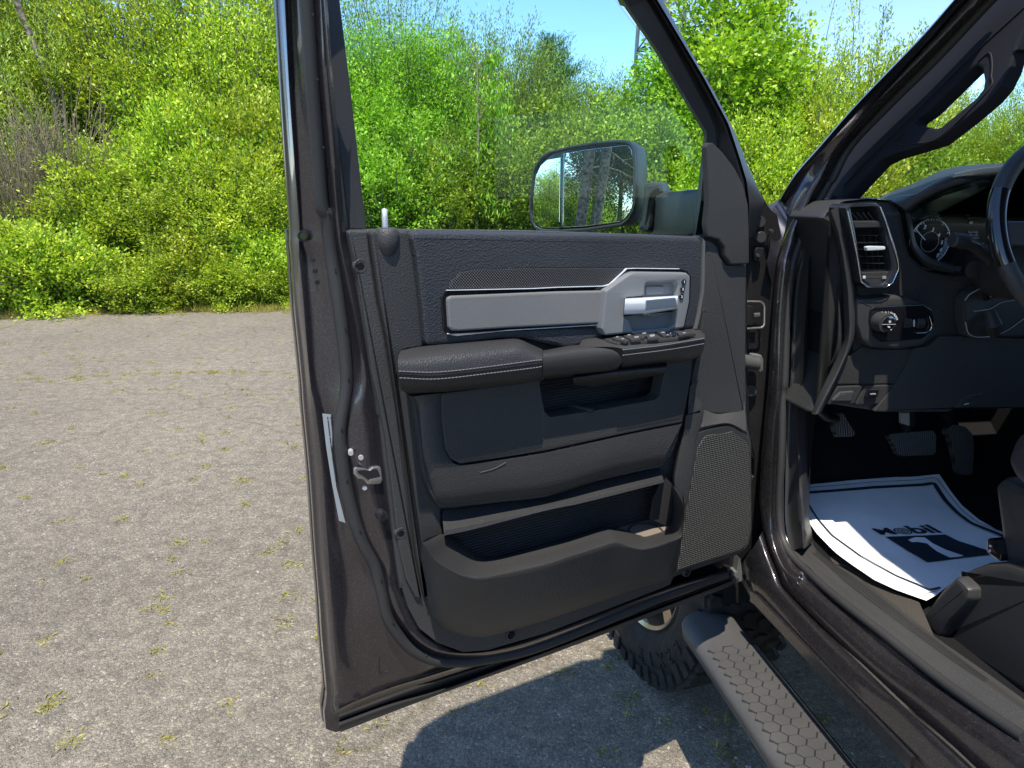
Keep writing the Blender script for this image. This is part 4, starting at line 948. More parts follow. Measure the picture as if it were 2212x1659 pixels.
# ---------------- towing mirror
A_ = P1 + Dv * .95 + Zv * 1.6
MC = Vector((.255, 1.80, 1.60)); Mn = MNRM
Mx = Zv.cross(Mn).normalized()
def MP(s, o=0): return [PP(p, MC + Mn * o, Mn) for p in tr('M ' + s)]
mh = "60,590 48,520 52,450 72,270 88,235 120,185 170,150 300,118 450,92 600,78 660,82 690,98 708,130 716,250 712,470 700,530 670,590 635,618 400,652 250,660 120,655 80,632"
gl = "72,585 62,520 66,450 86,275 105,235 140,195 180,168 300,134 450,108 640,95 680,105 698,140 704,260 702,470 690,520 660,570 620,600 400,632 250,640 130,636 92,618"
hsg = slab('mirror_housing', MP(mh), .02, MAT['smooth_plastic'], door, Mn, .005, .0, holes=[MP(gl)])
o_ = MP(mh); cen = sum(o_, Vector()) / len(o_); rws = [[p for p in o_]]
for d_, s_ in ((.02, 1.0), (.06, 1.0), (.10, .97), (.125, .88), (.14, .70), (.146, .3), (.147, .05)): rws.append([cen + (p - cen) * s_ - Mn * d_ + (Mx * .0 * d_) for p in o_])
for r in rws: r.append(r[0])
loft('mirror_back', [[p - Mn * .012 for p in rws[0]]] + rws[1:], MAT['smooth_plastic'], door, smooth=60)
slab('mirror_glass', MP("268,165 420,140 640,115 672,116 692,140 706,230 708,470 690,520 655,570 620,592 400,620 262,628", -.006), .004, MAT['mirror'], door, Mn, .0008, smooth=0)
Mn2 = (Mn + Mx * -.02).normalized()
slab('spotter_glass', MP("95,300 125,240 165,205 250,190 243,632 130,628 90,600 72,560 78,400", -.006), .004, MAT['mirror'], door, Mn2, .0008, smooth=0)
slab('glass_divider', MP("252,170 264,165 258,635 246,638", .0), .008, MAT['gloss_black'], door, Mn, .002)
slab('mirror_backing', MP(gl, -.012), .006, MAT['gloss_black'], door, Mn, .001)
jt = [PP(p, MC + Vector((.05, -.02, 0)), Mn) for p in tr("M 765,365 790,345 830,340 865,345 878,378 885,410 835,420 815,560 800,665 715,650 750,560")]
slab('mirror_joint', jt, .07, MAT['smooth_plastic'], door, Mn, .012, .01)
u0 = tr("M 840,412"); 
AR = [("M 830,440 815,665", .30), ("M 900,407 885,672", .30), ("M 1000,398 985,680", .30), ("M 1110,388 1100,690", .30)]
aw = []
J0 = PP(tr("M 830,540")[0], MC + Vector((.06, 0, 0)), Mn); J1 = DP(tr("M 1110,540")[0], -.01)
for i, (s_, _) in enumerate(AR):
    a, b_ = tr(s_); t = i / 3; dist = J0.lerp(J1, t); pn = Vector((0, 1, 0)); aw.append((PP(a, dist, pn), PP(b_, dist, pn)))
m = MB(); R2 = []
for a, b_ in aw:
    c = (a + b_) / 2; hz_ = (a - b_) / 2; dp = Vector((0, 1, 0)); n_ = 20; R2.append([c + hz_ * (abs(math.sin(q)) ** .6 * (1 if math.sin(q) > 0 else -1)) + dp * .035 * (abs(math.cos(q)) ** .6 * (1 if math.cos(q) > 0 else -1)) for q in [2 * math.pi * k / n_ for k in range(n_ + 1)]])
loft('', R2, None, None, mb=m); m.out('mirror_arm', MAT['smooth_plastic'], door, smooth=60)

# hairline scratches and scuffs in the trim
m = MB(); rd = random.Random(8)
def scratch(s_, n, w_=.00035): tube('', crs([DP(p, n) for p in tr(s_)], 4), w_, None, None, mb=m, seg=4)
scratch("E 1850,100 1800,190 1700,270 1620,310 1550,350", .158); scratch("C 1640,540 1760,505 1850,455", .1285, .0005); scratch("D 175,395 182,440", .1285); scratch("D 735,305 745,345", .128, .0005)
scratch("A 1770,1420 1830,1470 1930,1500", .1295); scratch("D 565,470 578,495", .128, .0007); scratch("B 1590,770 1610,760 1635,780", .0895)
for i in range(14):
    x = rd.uniform(200, 1100); y = rd.uniform(20, 380); a = rd.uniform(-1.5, 1.5); l = rd.uniform(6, 30); scratch("D %f,%f %f,%f" % (x, y, x + l * math.cos(a), y + l * math.sin(a)), .1295, .0002)
m.out('scuff_marks', MAT['scuff'], door, smooth=0)
# ================================================================== CAB, SILL, PILLAR
def body_rows(L_): 
    out = []
    for R0, s in L_: out.append(rowpts(s, (lambda R0: (lambda p: BP(p, R0)))(R0), K=60))
    return out
BR = [
 (.900, "G 1800,-60 1720,0 1350,400 950,850 620,1230 466,1451 V 740,0 640,170 560,330 500,470 455,600 430,700 | V 412,900 385,1300 365,1659 W 300,250 270,600 258,850 268,960 | W 285,1080 325,1220 385,1370 421,1486 J 200,170 450,430 850,800 1200,1130 1600,1480 1790,1659 1900,1750"),
 (.896, "G 1812,-60 1732,0 1362,400 962,850 632,1230 478,1451 V 755,0 656,170 576,330 516,470 471,600 446,700 | V 430,900 402,1300 382,1659 W 314,250 284,600 272,850 284,960 | W 302,1070 345,1205 408,1350 450,1470 J 240,160 480,415 875,780 1225,1105 1625,1440 1820,1625 1930,1720"),
 (.905, "G 1900,-60 1815,0 1400,430 1000,835 690,1170 525,1451 V 800,0 690,190 590,400 540,560 515,640 500,730 | V 480,950 460,1250 445,1659 W 365,300 345,600 335,900 340,980 | W 350,1090 390,1235 455,1370 530,1440 J 330,155 560,375 800,600 1050,820 1380,1060 1850,1400 2177,1650 2250,1700"),
 (.925, "G 1925,-60 1835,0 1415,440 1012,845 705,1180 545,1451 V 825,0 712,190 608,400 557,560 528,640 512,730 | V 492,950 472,1250 456,1659 W 376,300 356,600 346,900 350,980 | W 360,1080 402,1225 468,1355 545,1425 J 345,145 575,360 815,585 1065,805 1395,1045 1870,1375 2177,1600 2250,1660"),
 (.940, "G 1960,-60 1870,0 1450,450 1050,850 730,1200 590,1451 V 850,20 740,200 640,400 585,560 555,640 540,730 | V 515,950 492,1250 475,1659 W 395,300 378,600 368,900 372,980 | W 385,1080 430,1215 500,1330 580,1400 J 390,120 620,330 860,540 1110,760 1440,1000 1900,1310 2177,1480 2250,1530"),
 (.958, "G 2030,-60 1950,0 1500,470 1110,860 800,1190 650,1451 V 900,30 790,200 690,400 620,560 590,640 570,730 | V 548,950 530,1250 515,1659 W 455,100 445,400 435,800 435,1000 | W 450,1120 500,1230 570,1310 640,1370 J 640,262 1000,542 1450,902 1800,1160 2177,1405 2250,1450"),
]
loft_rows = smrows(body_rows(BR), 3)
frame = loft('door_opening_frame', loft_rows, MAT['sill_paint'], truck, smooth=60)
# body side below: outer sill from the groove out to the pinch weld
SR = [(.905, "W 285,1080 325,1220 385,1370 421,1486 J 200,170 450,430 850,800 1200,1130 1600,1480 1790,1659 1900,1750"), (.885, "W 275,1100 315,1240 375,1390 J 210,195 440,450 830,825 1180,1155 1560,1490 1740,1659 1850,1760"), (.872, "W 250,1150 290,1290 350,1420 J 150,180 420,480 760,830 1130,1120 1300,1275 1700,1659 1800,1755"),
      (.862, "W 200,1230 240,1370 J 100,240 300,470 600,800 1000,1180 1300,1460 1500,1659 1600,1760"), (.858, "W 150,1300 190,1440 J 0,265 350,590 800,1070 1100,1370 1380,1659 1480,1760"), (.870, "W 135,1400 J -20,270 330,610 780,1090 1090,1400 1350,1659 1450,1760"), (.868, "W 128,1440 J -20,310 250,600 560,930 900,1290 1270,1659 1370,1760"), (.875, "W 125,1455 J -20,335 250,615 560,950 900,1310 1250,1659 1350,1760")]
loft('outer_sill', smrows([resamp(crs([BP(p, R0) for p in tr(s)], 5), 50) for R0, s in SR], 3), MAT['sill_paint'], truck, smooth=60)
# serrated pinch weld
m = MB(); PWp = resamp([BP(p, .853) for p in tr("J -40,260 0,290 340,650 800,1140 1100,1450 1300,1659")], 90)
for i in range(88):
    c = PWp[i]; t = (PWp[i + 1] - PWp[i]).normalized(); box(m, c, t, Rv, Zv, .0035, .004, .014)
m.out('pinch_weld', MAT['sill_paint'], truck, smooth=0)
# primary body seal
sealp = crs([BP(p, .950) for p in tr("G 1990,-60 1905,0 1480,455 1080,850 760,1190 620,1451 V 870,20 770,200 665,400 605,560 578,640 555,730 530,950 510,1250 497,1659 W 430,100 420,500 403,850 408,1030 432,1160 500,1275 620,1395 J 640,262 1000,542 1450,902 1800,1155 2177,1410")], 4)
tube('body_seal', sealp, .0095, MAT['rubber'], truck, seg=12)
# kick panel (vertical plastic inside the seal) and scuff plate
KR = [(.962, "V 900,140 760,300 680,560 640,640 610,730 580,950 560,1250 545,1659 W 465,100 455,400 445,800 445,1000 465,1150 488,1240"), (.970, "V 905,145 770,305 700,560 660,640 630,730 600,950 585,1250 570,1659 W 490,100 482,400 475,800 478,1000 500,1130 520,1225"),
      (.972, "V 910,150 790,310 730,560 695,640 680,730 665,950 640,1250 620,1659 W 535,100 530,400 520,650 510,850 515,1000 535,1120 560,1212"), (.976, "V 915,155 800,320 745,560 715,640 700,730 690,950 670,1250 650,1659 W 548,100 545,400 560,600 570,800 580,950 590,1100 590,1215"), (1.04, "V 920,160 830,330 800,560 760,640 740,730 730,950 720,1250 720,1659 W 635,100 640,250 635,500 628,700 622,850 622,1000 635,1080 650,1160")]
loft('kick_panel', smrows([resamp(crs([BP(p, R0) for p in tr(s)], 5), 50) for R0, s in KR], 3), MAT['smooth_plastic'], truck, smooth=60)
SC = [(.958, "W 490,1245 620,1375 J 640,240 1000,520 1450,880 1800,1140 2250,1430"), (.968, "W 500,1225 640,1350 J 665,210 1030,490 1490,850 1850,1105 2250,1380"), (.985, "W 520,1215 680,1340 J 720,200 1080,470 1560,830 1900,1060 2250,1290"), (1.00, "W 560,1205 700,1300 J 760,180 1110,440 1580,780 1930,1010 2250,1230"),
      (1.055, "W 620,1100 660,1190 760,1300 J 880,165 1180,400 1440,600 1800,870 2250,1200"), (1.075, "W 630,1075 668,1170 760,1270 J 685,-5 900,155 1200,388 1465,595 1830,850 2250,1150"), (1.078, "W 640,1100 690,1200 790,1310 J 700,40 920,200 1210,430 1450,620 1850,900 2250,1190")]
scuff = loft('scuff_plate', smrows([resamp(crs([BP(p, R0) for p in tr(s)], 5), 60) for R0, s in SC], 3), MAT['plastic'], truck, smooth=60)
# hexagonal dimples on the scuff plate
m = MB(); ra_ = resamp(crs([BP(p, 1.0) for p in tr(SC[3][1])], 5), 120); rb_ = resamp(crs([BP(p, 1.055) for p in tr(SC[4][1])], 5), 120)
for row in range(4):
    for i in range(6, 66):
        k = i * 1.55 + (row % 2) * .78
        if k > 117: continue
        a = ra_[int(k)].lerp(ra_[int(k) + 1], k % 1); b_ = rb_[int(k)].lerp(rb_[int(k) + 1], k % 1); c = a.lerp(b_, .12 + row * .24); e1 = (ra_[int(k) + 1] - ra_[int(k)]).normalized(); e2 = (b_ - a).normalized(); e3 = e1.cross(e2).normalized() * (1 if e1.cross(e2).z > 0 else -1)
        V = [c + e1 * math.cos(q * math.pi / 3) * .0085 + e2 * math.sin(q * math.pi / 3) * .0062 + e3 * .0012 for q in range(6)]; m.add(V + [v - e3 * .004 for v in V], [(0, 1, 2, 3, 4, 5)] + [(q, (q + 1) % 6, (q + 1) % 6 + 6, q + 6) for q in range(6)])
m.out('scuff_dimple', MAT['smooth_plastic'], scuff, smooth=20)
# A pillar outer
PR = [(.870, "G 1660,-60 1600,0 1310,325 805,848 505,1190 300,1425 180,1620 V 430,215"), (.862, "G 1670,-60 1610,0 1320,330 815,852 515,1195 310,1430 190,1625 V 440,225"), (.878, "G 1700,-60 1640,0 1340,350 840,870 535,1210 335,1430 215,1625 V 460,200"), (.888, "G 1750,-60 1680,0 1350,380 880,870 570,1220 400,1440 V 640,60 560,230 V 520,300"), (.900, "G 1800,-60 1720,0 1350,400 950,850 620,1230 466,1451 V 740,0 640,170 V 560,330")]
loft('windshield_pillar', smrows([resamp(crs([BP(p, R0) for p in tr(s)], 5), 50) for R0, s in PR], 3), MAT['paint'], truck, smooth=60)
PL = [(.860, "G 180,1620 V 430,215 395,260 385,400 375,560 350,700"), (.893, "V 520,300 505,400 470,540 440,640 415,760 V 400,900")]
loft('cowl_side', [resamp(crs([BP(p, R0) for p in tr(s)], 5), 30) for R0, s in PL], MAT['paint'], truck)
# interior pillar trim with grab handle opening
PT = "G 1960,-80 1870,0 1410,460 1040,850 770,1130 620,1370 560,1480 V 770,320 835,310 900,235 G 690,1645 790,1540 900,1420 1000,1312 1100,1262 1300,1200 1470,1145 1700,965 1900,792 1985,690 2050,560 2100,400 2177,240 2330,-80"
GH = "G 1785,535 1830,560 1846,660 1838,725 1780,800 1500,1030 1460,1046 1310,1018 1285,995 1300,970 1400,900 1740,560"
slab('pillar_trim', [BP(p, .985) for p in tr(PT)], .03, MAT['pillar_trim'], truck, (-Rv + Zv * .33), .006, .006, holes=[[BP(p, .985) for p in tr(GH)]], hfr=.006)
m = MB()
for s_ in ("G 1800,500 1890,430 1915,500 1910,620 1880,740 1500,1110 1300,1170 1150,1180 1120,1150 1200,1080", "G 2177,60 1700,500 1200,1000 900,1300 700,1520"): tube('', crs([BP(p, .9835) for p in tr(s_)], 4), .0016, None, None, mb=m, seg=6)
m.out('pillar_seam', MAT['void'], truck)
# hinge pillar behind the gap
slab('hinge_pillar', [FP(p, 1.60) for p in tr("V 150,-40 230,0 320,170 392,262 440,300 480,500 455,650 430,900 385,1659 W 300,300 275,800 285,1050 340,1290 420,1450 300,1440 130,1420 80,1200 80,0 V 120,1659")], .02, MAT['black_metal'], truck, -Fv, .003)
for p, r in (("V 250,250", .0115), ("V 303,360", .0125), ("V 308,485", .013), ("W 205,75", .014)):
    m = MB(); disc(m, FP(tr(p)[0], 1.582), -Fv, r, .010, 22); m.out('body_plug', MAT['rubber'], truck)
slab('fender_brace', [FP(p, 1.590) for p in tr("V 205,0 240,20 330,170 385,270 380,440 345,555 215,555 205,300")], .006, MAT['black_metal'], truck, -Fv, .002)
slab('brace_tab', [FP(p, 1.58) for p in tr("V 255,590 275,570 335,572 320,660 300,690 262,680")], .01, MAT['black_metal'], truck, -Fv, .003, .004)
for p in ("V 228,470", "V 395,435", "V 284,635"):
    m = MB(); disc(m, FP(tr(p)[0], 1.575), -Fv, .0042, .010, 12); m.out('fender_bolt', MAT['steel_dark'], truck)
m = MB(); fr1 = resamp([FP(p, 1.575) for p in tr("V 195,1010 300,1012 325,1030 332,1060 330,1200 310,1225 195,1230")], 30); tube('', fr1, .0026, None, None, mb=m, seg=8); m.out('check_strap_frame', MAT['steel'], truck)
slab('check_strap', [FP(p, 1.57) for p in tr("V 190,1040 235,1050 250,1075 240,1150 250,1190 230,1210 190,1205")], .02, MAT['black_metal'], truck, -Fv, .004)
slab('striker_rod', [FP(p, 1.572) for p in tr("V 250,1110 300,1105 300,1135 250,1140")], .008, MAT['steel'], truck, -Fv, .002)
m = MB(); bp_ = [FP(p, 1.565) for p in tr("V 170,1500 205,1505 240,1510 275,1515")]
for i, t in enumerate(np.linspace(0, 1, 9)):
    c = bp_[0].lerp(bp_[3], t); tube('', [c - Rv * .0028, c, c + Rv * .0028], 0, None, None, mb=m, seg=18, rs=[.0135, .0175, .0135])
m.out('wiring_boot', MAT['boot_grey'], truck)
slab('boot_plug', [FP(p, 1.56) for p in tr("V 230,1440 315,1450 330,1490 325,1590 300,1592 262,1575")], .02, MAT['boot_grey'], truck, -Fv, .005, .004)
for s_ in ("W 200,430 230,525 238,560 235,700 215,735 198,735 205,700 220,690 222,570 200,540",):
    slab('lower_hinge', [FP(p, 1.57) for p in tr(s_)], .02, MAT['black_metal'], truck, -Fv, .004)
slab('hinge_bracket', [FP(p, 1.55) for p in tr("F 980,60 1040,55 1060,-60 1075,-40 1090,90 1105,130 1060,145 1040,150 980,170")], .03, MAT['boot_grey'], truck, -Fv, .004)
slab('sill_end_clip', [FP(p, 1.54) for p in tr("F 975,130 1060,95 1060,140 985,175")], .03, MAT['rubber'], truck, -Fv, .004)
# ---------------- cab shell that closes the interior and throws the shade
def plate(name, pts, mat, T=.01, up=None):
    n = geometry.normal([Vector(p) for p in pts]); return slab(name, [Vector(p) for p in pts], T, MAT[mat], truck, up or n, .001)
def quad(m, *p): m.add([Vector(q) for q in p], [(0, 1, 2, 3)])
roofz = 2.03
m = MB()
edge0 = 1.055; 
quad(m, TW(edge0, 1.13, roofz - .02), TW(edge0, -1.6, roofz - .02), TW(2.5, -1.6, roofz - .02), TW(2.5, 1.13, roofz - .02))
quad(m, TW(edge0, 1.13, roofz + .03), TW(edge0, -1.6, roofz + .03), TW(2.5, -1.6, roofz + .03), TW(2.5, 1.13, roofz + .03))
quad(m, TW(edge0, 1.13, roofz - .02), TW(edge0, -1.6, roofz - .02), TW(edge0, -1.6, roofz + .03), TW(edge0, 1.13, roofz + .03))
quad(m, TW(edge0, 1.13, roofz - .02), TW(edge0, 1.13, roofz + .03), TW(2.5, 1.13, roofz + .03), TW(2.5, 1.13, roofz - .02))
m.out('roof', MAT['paint'], truck)
# centre pillar and rear door, behind the view
m = MB()
box(m, TW(.93, .42, 1.02), Rv, Fv, Zv, .045, .08, .44)
V = [TW(.885, .33, 1.45), TW(.885, .50, 1.45), TW(.975, .33, 1.45), TW(.975, .50, 1.45), TW(1.06, .33, roofz), TW(1.06, .44, roofz), TW(1.13, .33, roofz), TW(1.13, .44, roofz)]
m.add(V, [(0, 1, 5, 4), (2, 6, 7, 3), (0, 4, 6, 2), (1, 3, 7, 5), (0, 2, 3, 1), (4, 5, 7, 6)]); m.out('centre_pillar', MAT['paint'], truck)
m = MB(); box(m, TW(.88, -.22, 1.03), Rv, Fv, Zv, .03, .54, .43); m.out('rear_door', MAT['paint'], truck)
m = MB(); box(m, TW(.93, -1.7, 1.1), Rv, Fv, Zv, .04, .9, .4); box(m, TW(1.8, -.85, 1.3), Rv, Fv, Zv, .85, .03, .7); m.out('bed_side', MAT['paint'], truck)
m = MB(); box(m, TW(2.62, .2, 1.03), Rv, Fv, Zv, .05, 1.7, .42); m.out('far_door', MAT['plastic'], truck)
# floor, tunnel, firewall
m = MB()
quad(m, TW(1.06, 1.25, .66), TW(1.06, -.8, .66), TW(2.6, -.8, .66), TW(2.6, 1.25, .66))
quad(m, TW(1.02, 1.25, .66), TW(2.6, 1.25, .66), TW(2.6, 1.80, .73), TW(1.02, 1.80, .73))
quad(m, TW(1.02, 1.80, .73), TW(2.6, 1.80, .73), TW(2.6, 2.12, 1.05), TW(1.02, 2.12, 1.05))
quad(m, TW(1.02, 2.12, 1.05), TW(2.6, 2.12, 1.05), TW(2.6, 2.12, 1.40), TW(1.02, 2.12, 1.40))
quad(m, TW(1.02, 1.55, .62), TW(1.02, 2.12, .62), TW(1.02, 2.12, 1.5), TW(1.02, 1.55, 1.5))
quad(m, TW(1.9, .6, .62), TW(1.9, 2.12, .62), TW(1.9, 2.12, 1.1), TW(1.9, .6, 1.1)); quad(m, TW(1.9, .6, 1.1), TW(1.9, 2.12, 1.1), TW(2.2, 2.12, 1.1), TW(2.2, .6, 1.1))
m.out('cab_floor', MAT['carpet'], truck, smooth=0)
m = MB()
quad(m, TW(.91, 1.62, .62), TW(.91, 2.2, .62), TW(1.05, 2.2, .62), TW(1.05, 1.62, .62)); quad(m, TW(.88, 1.0, .58), TW(.88, 1.65, .58), TW(1.12, 1.65, .60), TW(1.12, 1.0, .60)); quad(m, TW(.88, -1, .58), TW(.88, 1.0, .58), TW(1.12, 1.0, .60), TW(1.12, -1, .60))
box(m, TW(1.25, .8, .50), Rv, Fv, Zv, .05, 2.8, .09)
m.out('underbody', MAT['black_metal'], truck, smooth=0)
# front body: fender, hood
m = MB()
def fend(side):
    q = lambda r, f, z: TW(r if side < 0 else 3.46 - r, f, z)
    prof = []
    for k in range(25):
        a = math.pi * k / 24; prof.append((2.13 - math.cos(a) * .50, .60 + math.sin(a) * .46))
    for i in range(24):
        (f1, z1), (f2, z2) = prof[i], prof[i + 1]
        quad(m, q(.80, f1, z1), q(.80, f2, z2), q(.86, f2, 1.42), q(.86, f1, 1.42)); quad(m, q(.80, f1, z1), q(.80, f2, z2), q(.99, f2, z2), q(.99, f1, z1))
    quad(m, q(.84, 1.62, .60), q(.80, 1.63, .60), q(.86, 1.63, 1.42), q(.86, 1.62, 1.42)); quad(m, q(.80, 2.63, .60), q(.84, 3.2, .62), q(.90, 3.2, 1.38), q(.86, 2.63, 1.42))
fend(-1); m.out('fender', MAT['paint'], truck, smooth=30); m = MB(); fend(1); m.out('fender', MAT['paint'], truck, smooth=30)
m = MB(); HP = [[TW(.87 + (1.73 * 2 - .0) * 0 + r, f, z + dz) for r, dz in ((0, -.02), (.12, .02), (.6, .05), (.87, .06), (1.14, .05), (1.62, .02), (1.74, -.02))] for f, z in ((1.70, 1.40), (2.2, 1.41), (2.8, 1.38), (3.15, 1.30), (3.22, 1.0))]
loft('hood', HP, MAT['paint'], truck)
m = MB(); box(m, TW(1.73, 3.2, .95), Rv, Fv, Zv, .84, .05, .3); m.out('grille', MAT['black_metal'], truck)
# windshield
ws_ = [TW(1.08, 1.70, 1.40), TW(2.44, 1.70, 1.40), TW(2.34, 1.02, 2.02), TW(1.14, 1.02, 2.02)]
slab('windshield', ws_, .005, MAT['windshield_glass'], truck, (Fv + Zv), .001, smooth=0)
# ---------------- side step
zt = .455
def stepz(p, z=zt): return ZP(p, z)
NS = [("F 680,530 690,490 740,440 860,425", 0), ]
# cross-section swept along the truck
fs = np.linspace(1.90, -1.2, 60); rr_ = []
Lc, Rc = .742, .885
prof = [(0, -.055), (-.012, -.045), (-.016, -.02), (-.010, -.008), (.004, 0), (.02, .003), (.07, .005), (.12, .003), (.137, -.002), (.146, -.012), (.148, -.03), (.14, -.05), (.12, -.06), (.02, -.06)]
nose = 1.665
for f in fs:
    pass
rows_ = []
for i in range(46):
    if i < 12:
        a = (i / 11) * math.pi / 2; f = nose + .0 - .075 * (1 - math.sin(a)) + .0; s_ = max(.02, math.sqrt(max(0, 1 - (1 - math.sin(a)) ** 2))); f = nose - .075 * (1 - math.cos(a)); s_ = .25 + .75 * math.sin(a); zz = -.02 * (1 - math.sin(a))
    else: f = nose - .075 - (i - 12) * .085; s_ = 1; zz = 0
    rows_.append([TW((Lc + Rc) / 2 + (x - .067) * s_ , f, zt + z_ * (s_ if z_ < 0 else 1) + zz) for x, z_ in prof] )
for r in rows_: r.append(r[0])
step = loft('side_step', rows_, MAT['step_tread'], truck, smooth=50, caps=True)
m = MB(); box(m, TW(Lc + .0755, .19, zt + .0036), Rv, Fv, Zv, .062, 1.29, .0022); m.out('tread_bed', MAT['void'], step, smooth=0)
m = MB(); px_ = .0345
for i in range(110):
    for j in range(4):
        f = 1.475 - i * .0312; r = Lc + .024 + j * .0332; f -= (.0156 if j % 2 else 0)
        if f < -1.1: continue
        c = TW(r, f, zt + .0085 - (.0012 if j in (0, 3) else 0)); V = []; rad = .0218
        sh = [(math.cos(k * math.pi / 3) * rad, math.sin(k * math.pi / 3) * rad * .826) for k in range(6)]
        if j == 3: sh = [(min(a, .012), b) for a, b in sh]
        V = [c + Rv * (a * .90) + Fv * (b * .90) for a, b in sh] + [c - Zv * .0013 + Rv * a * .95 + Fv * b * .95 for a, b in sh] + [c - Zv * .006 + Rv * a * .95 + Fv * b * .95 for a, b in sh]
        m.add(V, [(0, 1, 2, 3, 4, 5)] + [(k, (k + 1) % 6, (k + 1) % 6 + 6, k + 6) for k in range(6)] + [(k + 6, (k + 1) % 6 + 6, (k + 1) % 6 + 12, k + 12) for k in range(6)])
m.out('step_tread', MAT['step_tread'] if 'step_tread' in MAT else MAT['plastic'], step, smooth=20)
for f in (.35,): 
    m = MB(); tube('', [TW(.82, f, zt - .05), TW(.95, f, zt - .03), TW(1.1, f, .5)], .022, None, None, mb=m); m.out('step_bracket', MAT['black_metal'], truck)
# ================================================================== FRONT WHEEL
def wheel(cR, cF, steer, name='front_wheel'):
    rad, wd = .445, .30; cz = rad - .012
    ax = (Rv * math.cos(steer) - Fv * math.sin(steer)); fw = (Fv * math.cos(steer) + Rv * math.sin(steer)); C_ = TW(cR, cF, cz)     # ax points inboard
    prof = [(-.115, .262), (-.135, .28), (-.150, .31), (-.152, .35), (-.145, .395), (-.130, .425), (-.10, .432), (0, .434), (.10, .432), (.130, .425), (.145, .395), (.152, .33), (.135, .28), (.115, .262)]
    rows = []; n = 72
    for x, r in prof: rows.append([C_ + ax * x + (fw * math.cos(2 * math.pi * k / n) + Zv * math.sin(2 * math.pi * k / n)) * r for k in range(n + 1)])
    ty = loft(name, rows, MAT['tyre'], truck, smooth=50)
    m = MB(); rd = random.Random(4)
    for k in range(46):
        a0 = 2 * math.pi * k / 46
        for (x, hw, da, hl) in ((-.122, .026, 0, .021), (-.066, .024, .5, .019), (-.012, .024, .12, .019), (.042, .024, .62, .019), (.095, .022, .2, .019), (.135, .016, .6, .021)):
            a = a0 + da * 2 * math.pi / 46; er = fw * math.cos(a) + Zv * math.sin(a); et = -fw * math.sin(a) + Zv * math.cos(a); r = .434
            c = C_ + ax * x + er * r; sk = rd.uniform(-.15, .15)
            sh = [(-hw, -hl * .5), (-hw * .4, -hl), (hw, -hl * .6), (hw, hl * .5), (hw * .4, hl), (-hw, hl * .6)]
            V = [c + ax * (p * .88) + et * (q * .88) + er * .011 for p, q in sh] + [c + ax * p + et * q - er * .01 for p, q in sh]
            m.add(V, [(0, 1, 2, 3, 4, 5)] + [(i, (i + 1) % 6, (i + 1) % 6 + 6, i + 6) for i in range(6)])
        er = fw * math.cos(a0) + Zv * math.sin(a0); et = -fw * math.sin(a0) + Zv * math.cos(a0)
        box(m, C_ - ax * .146 + er * (.412 if k % 2 else .402), ax, et, er, .008, .017, .018 if k % 2 else .028)
    m.out('tread_block', MAT['tyre'], ty, smooth=20)
    rows = []
    for x, r in ((-.118, .266), (-.130, .260), (-.122, .248), (-.06, .240), (-.03, .235), (.10, .24), (.115, .262)): rows.append([C_ + ax * x + (fw * math.cos(2 * math.pi * k / n) + Zv * math.sin(2 * math.pi * k / n)) * r for k in range(n + 1)])
    loft('rim', rows, MAT['alloy'], ty, smooth=40)
    m = MB()
    for k in range(8):
        a = 2 * math.pi * k / 8; er = fw * math.cos(a) + Zv * math.sin(a); et = -fw * math.sin(a) + Zv * math.cos(a)
        V = [C_ + er * r - ax * x + et * w_ for r, x, w_ in ((.04, .075, .022), (.04, .075, -.022), (.25, .105, -.030), (.25, .105, .030), (.04, .045, .022), (.04, .045, -.022), (.25, .07, -.03), (.25, .07, .03))]
        m.add(V, [(0, 1, 2, 3), (4, 7, 6, 5), (0, 4, 5, 1), (2, 6, 7, 3), (1, 5, 6, 2), (0, 3, 7, 4)])
    disc(m, C_ - ax * .09, -ax, .075, .05, 24); m.out('spokes', MAT['alloy'], ty, smooth=30)
    for t_, a in zip('35X12', (-.45, -.25, -.05, .15, .35)):
        a -= 2.2; er = fw * math.cos(a) + Zv * math.sin(a); et = fw * math.sin(a) - Zv * math.cos(a); text('lettering', t_, C_ - ax * .1525 + er * .345, et, er, .06, MAT['tyre'], ty, ext=.003, bold=.001)
    # raised sidewall lettering blocks
    txt = 'LT35X12'
m_, nt_, b_ = pmat('tyre', (.018, .017, .016), .75, spec=.3)
n_ = tex(nt_, 'ShaderNodeTexNoise', 40, Detail=5.0); c_ = ramp(nt_, n_.outputs[0], [(.35, (.010, .010, .010)), (.7, (.026, .024, .022))]); nt_.links.new(c_.outputs[0], b_.inputs['Base Color'])
wheel(.89, 2.08, R_(-9))
# inner arch liner and frame parts seen under the sill
m = MB(); 
rows = [[TW(r, 2.12 - math.cos(a) * .52, .55 + math.sin(a) * .50) for a in np.linspace(-.1, math.pi + .1, 24)] for r in (.84, 1.0)]
loft('wheel_liner', rows, MAT['carpet'], truck)
m = MB(); box(m, TW(1.22, 1.62, .50), Rv, Fv, Zv, .12, .02, .14)
for k in range(3): tube('', [TW(1.10 + .24 * t, 1.595, .40 + .05 * k + .09 * math.sin(t * 3.1)) for t in np.linspace(0, 1, 8)], .006, None, None, mb=m, seg=6)
m.out('splash_shield', MAT['rubber'], truck)
for o in list(bpy.data.objects):
    if o.name == 'scuff_plate': sc_ob = o
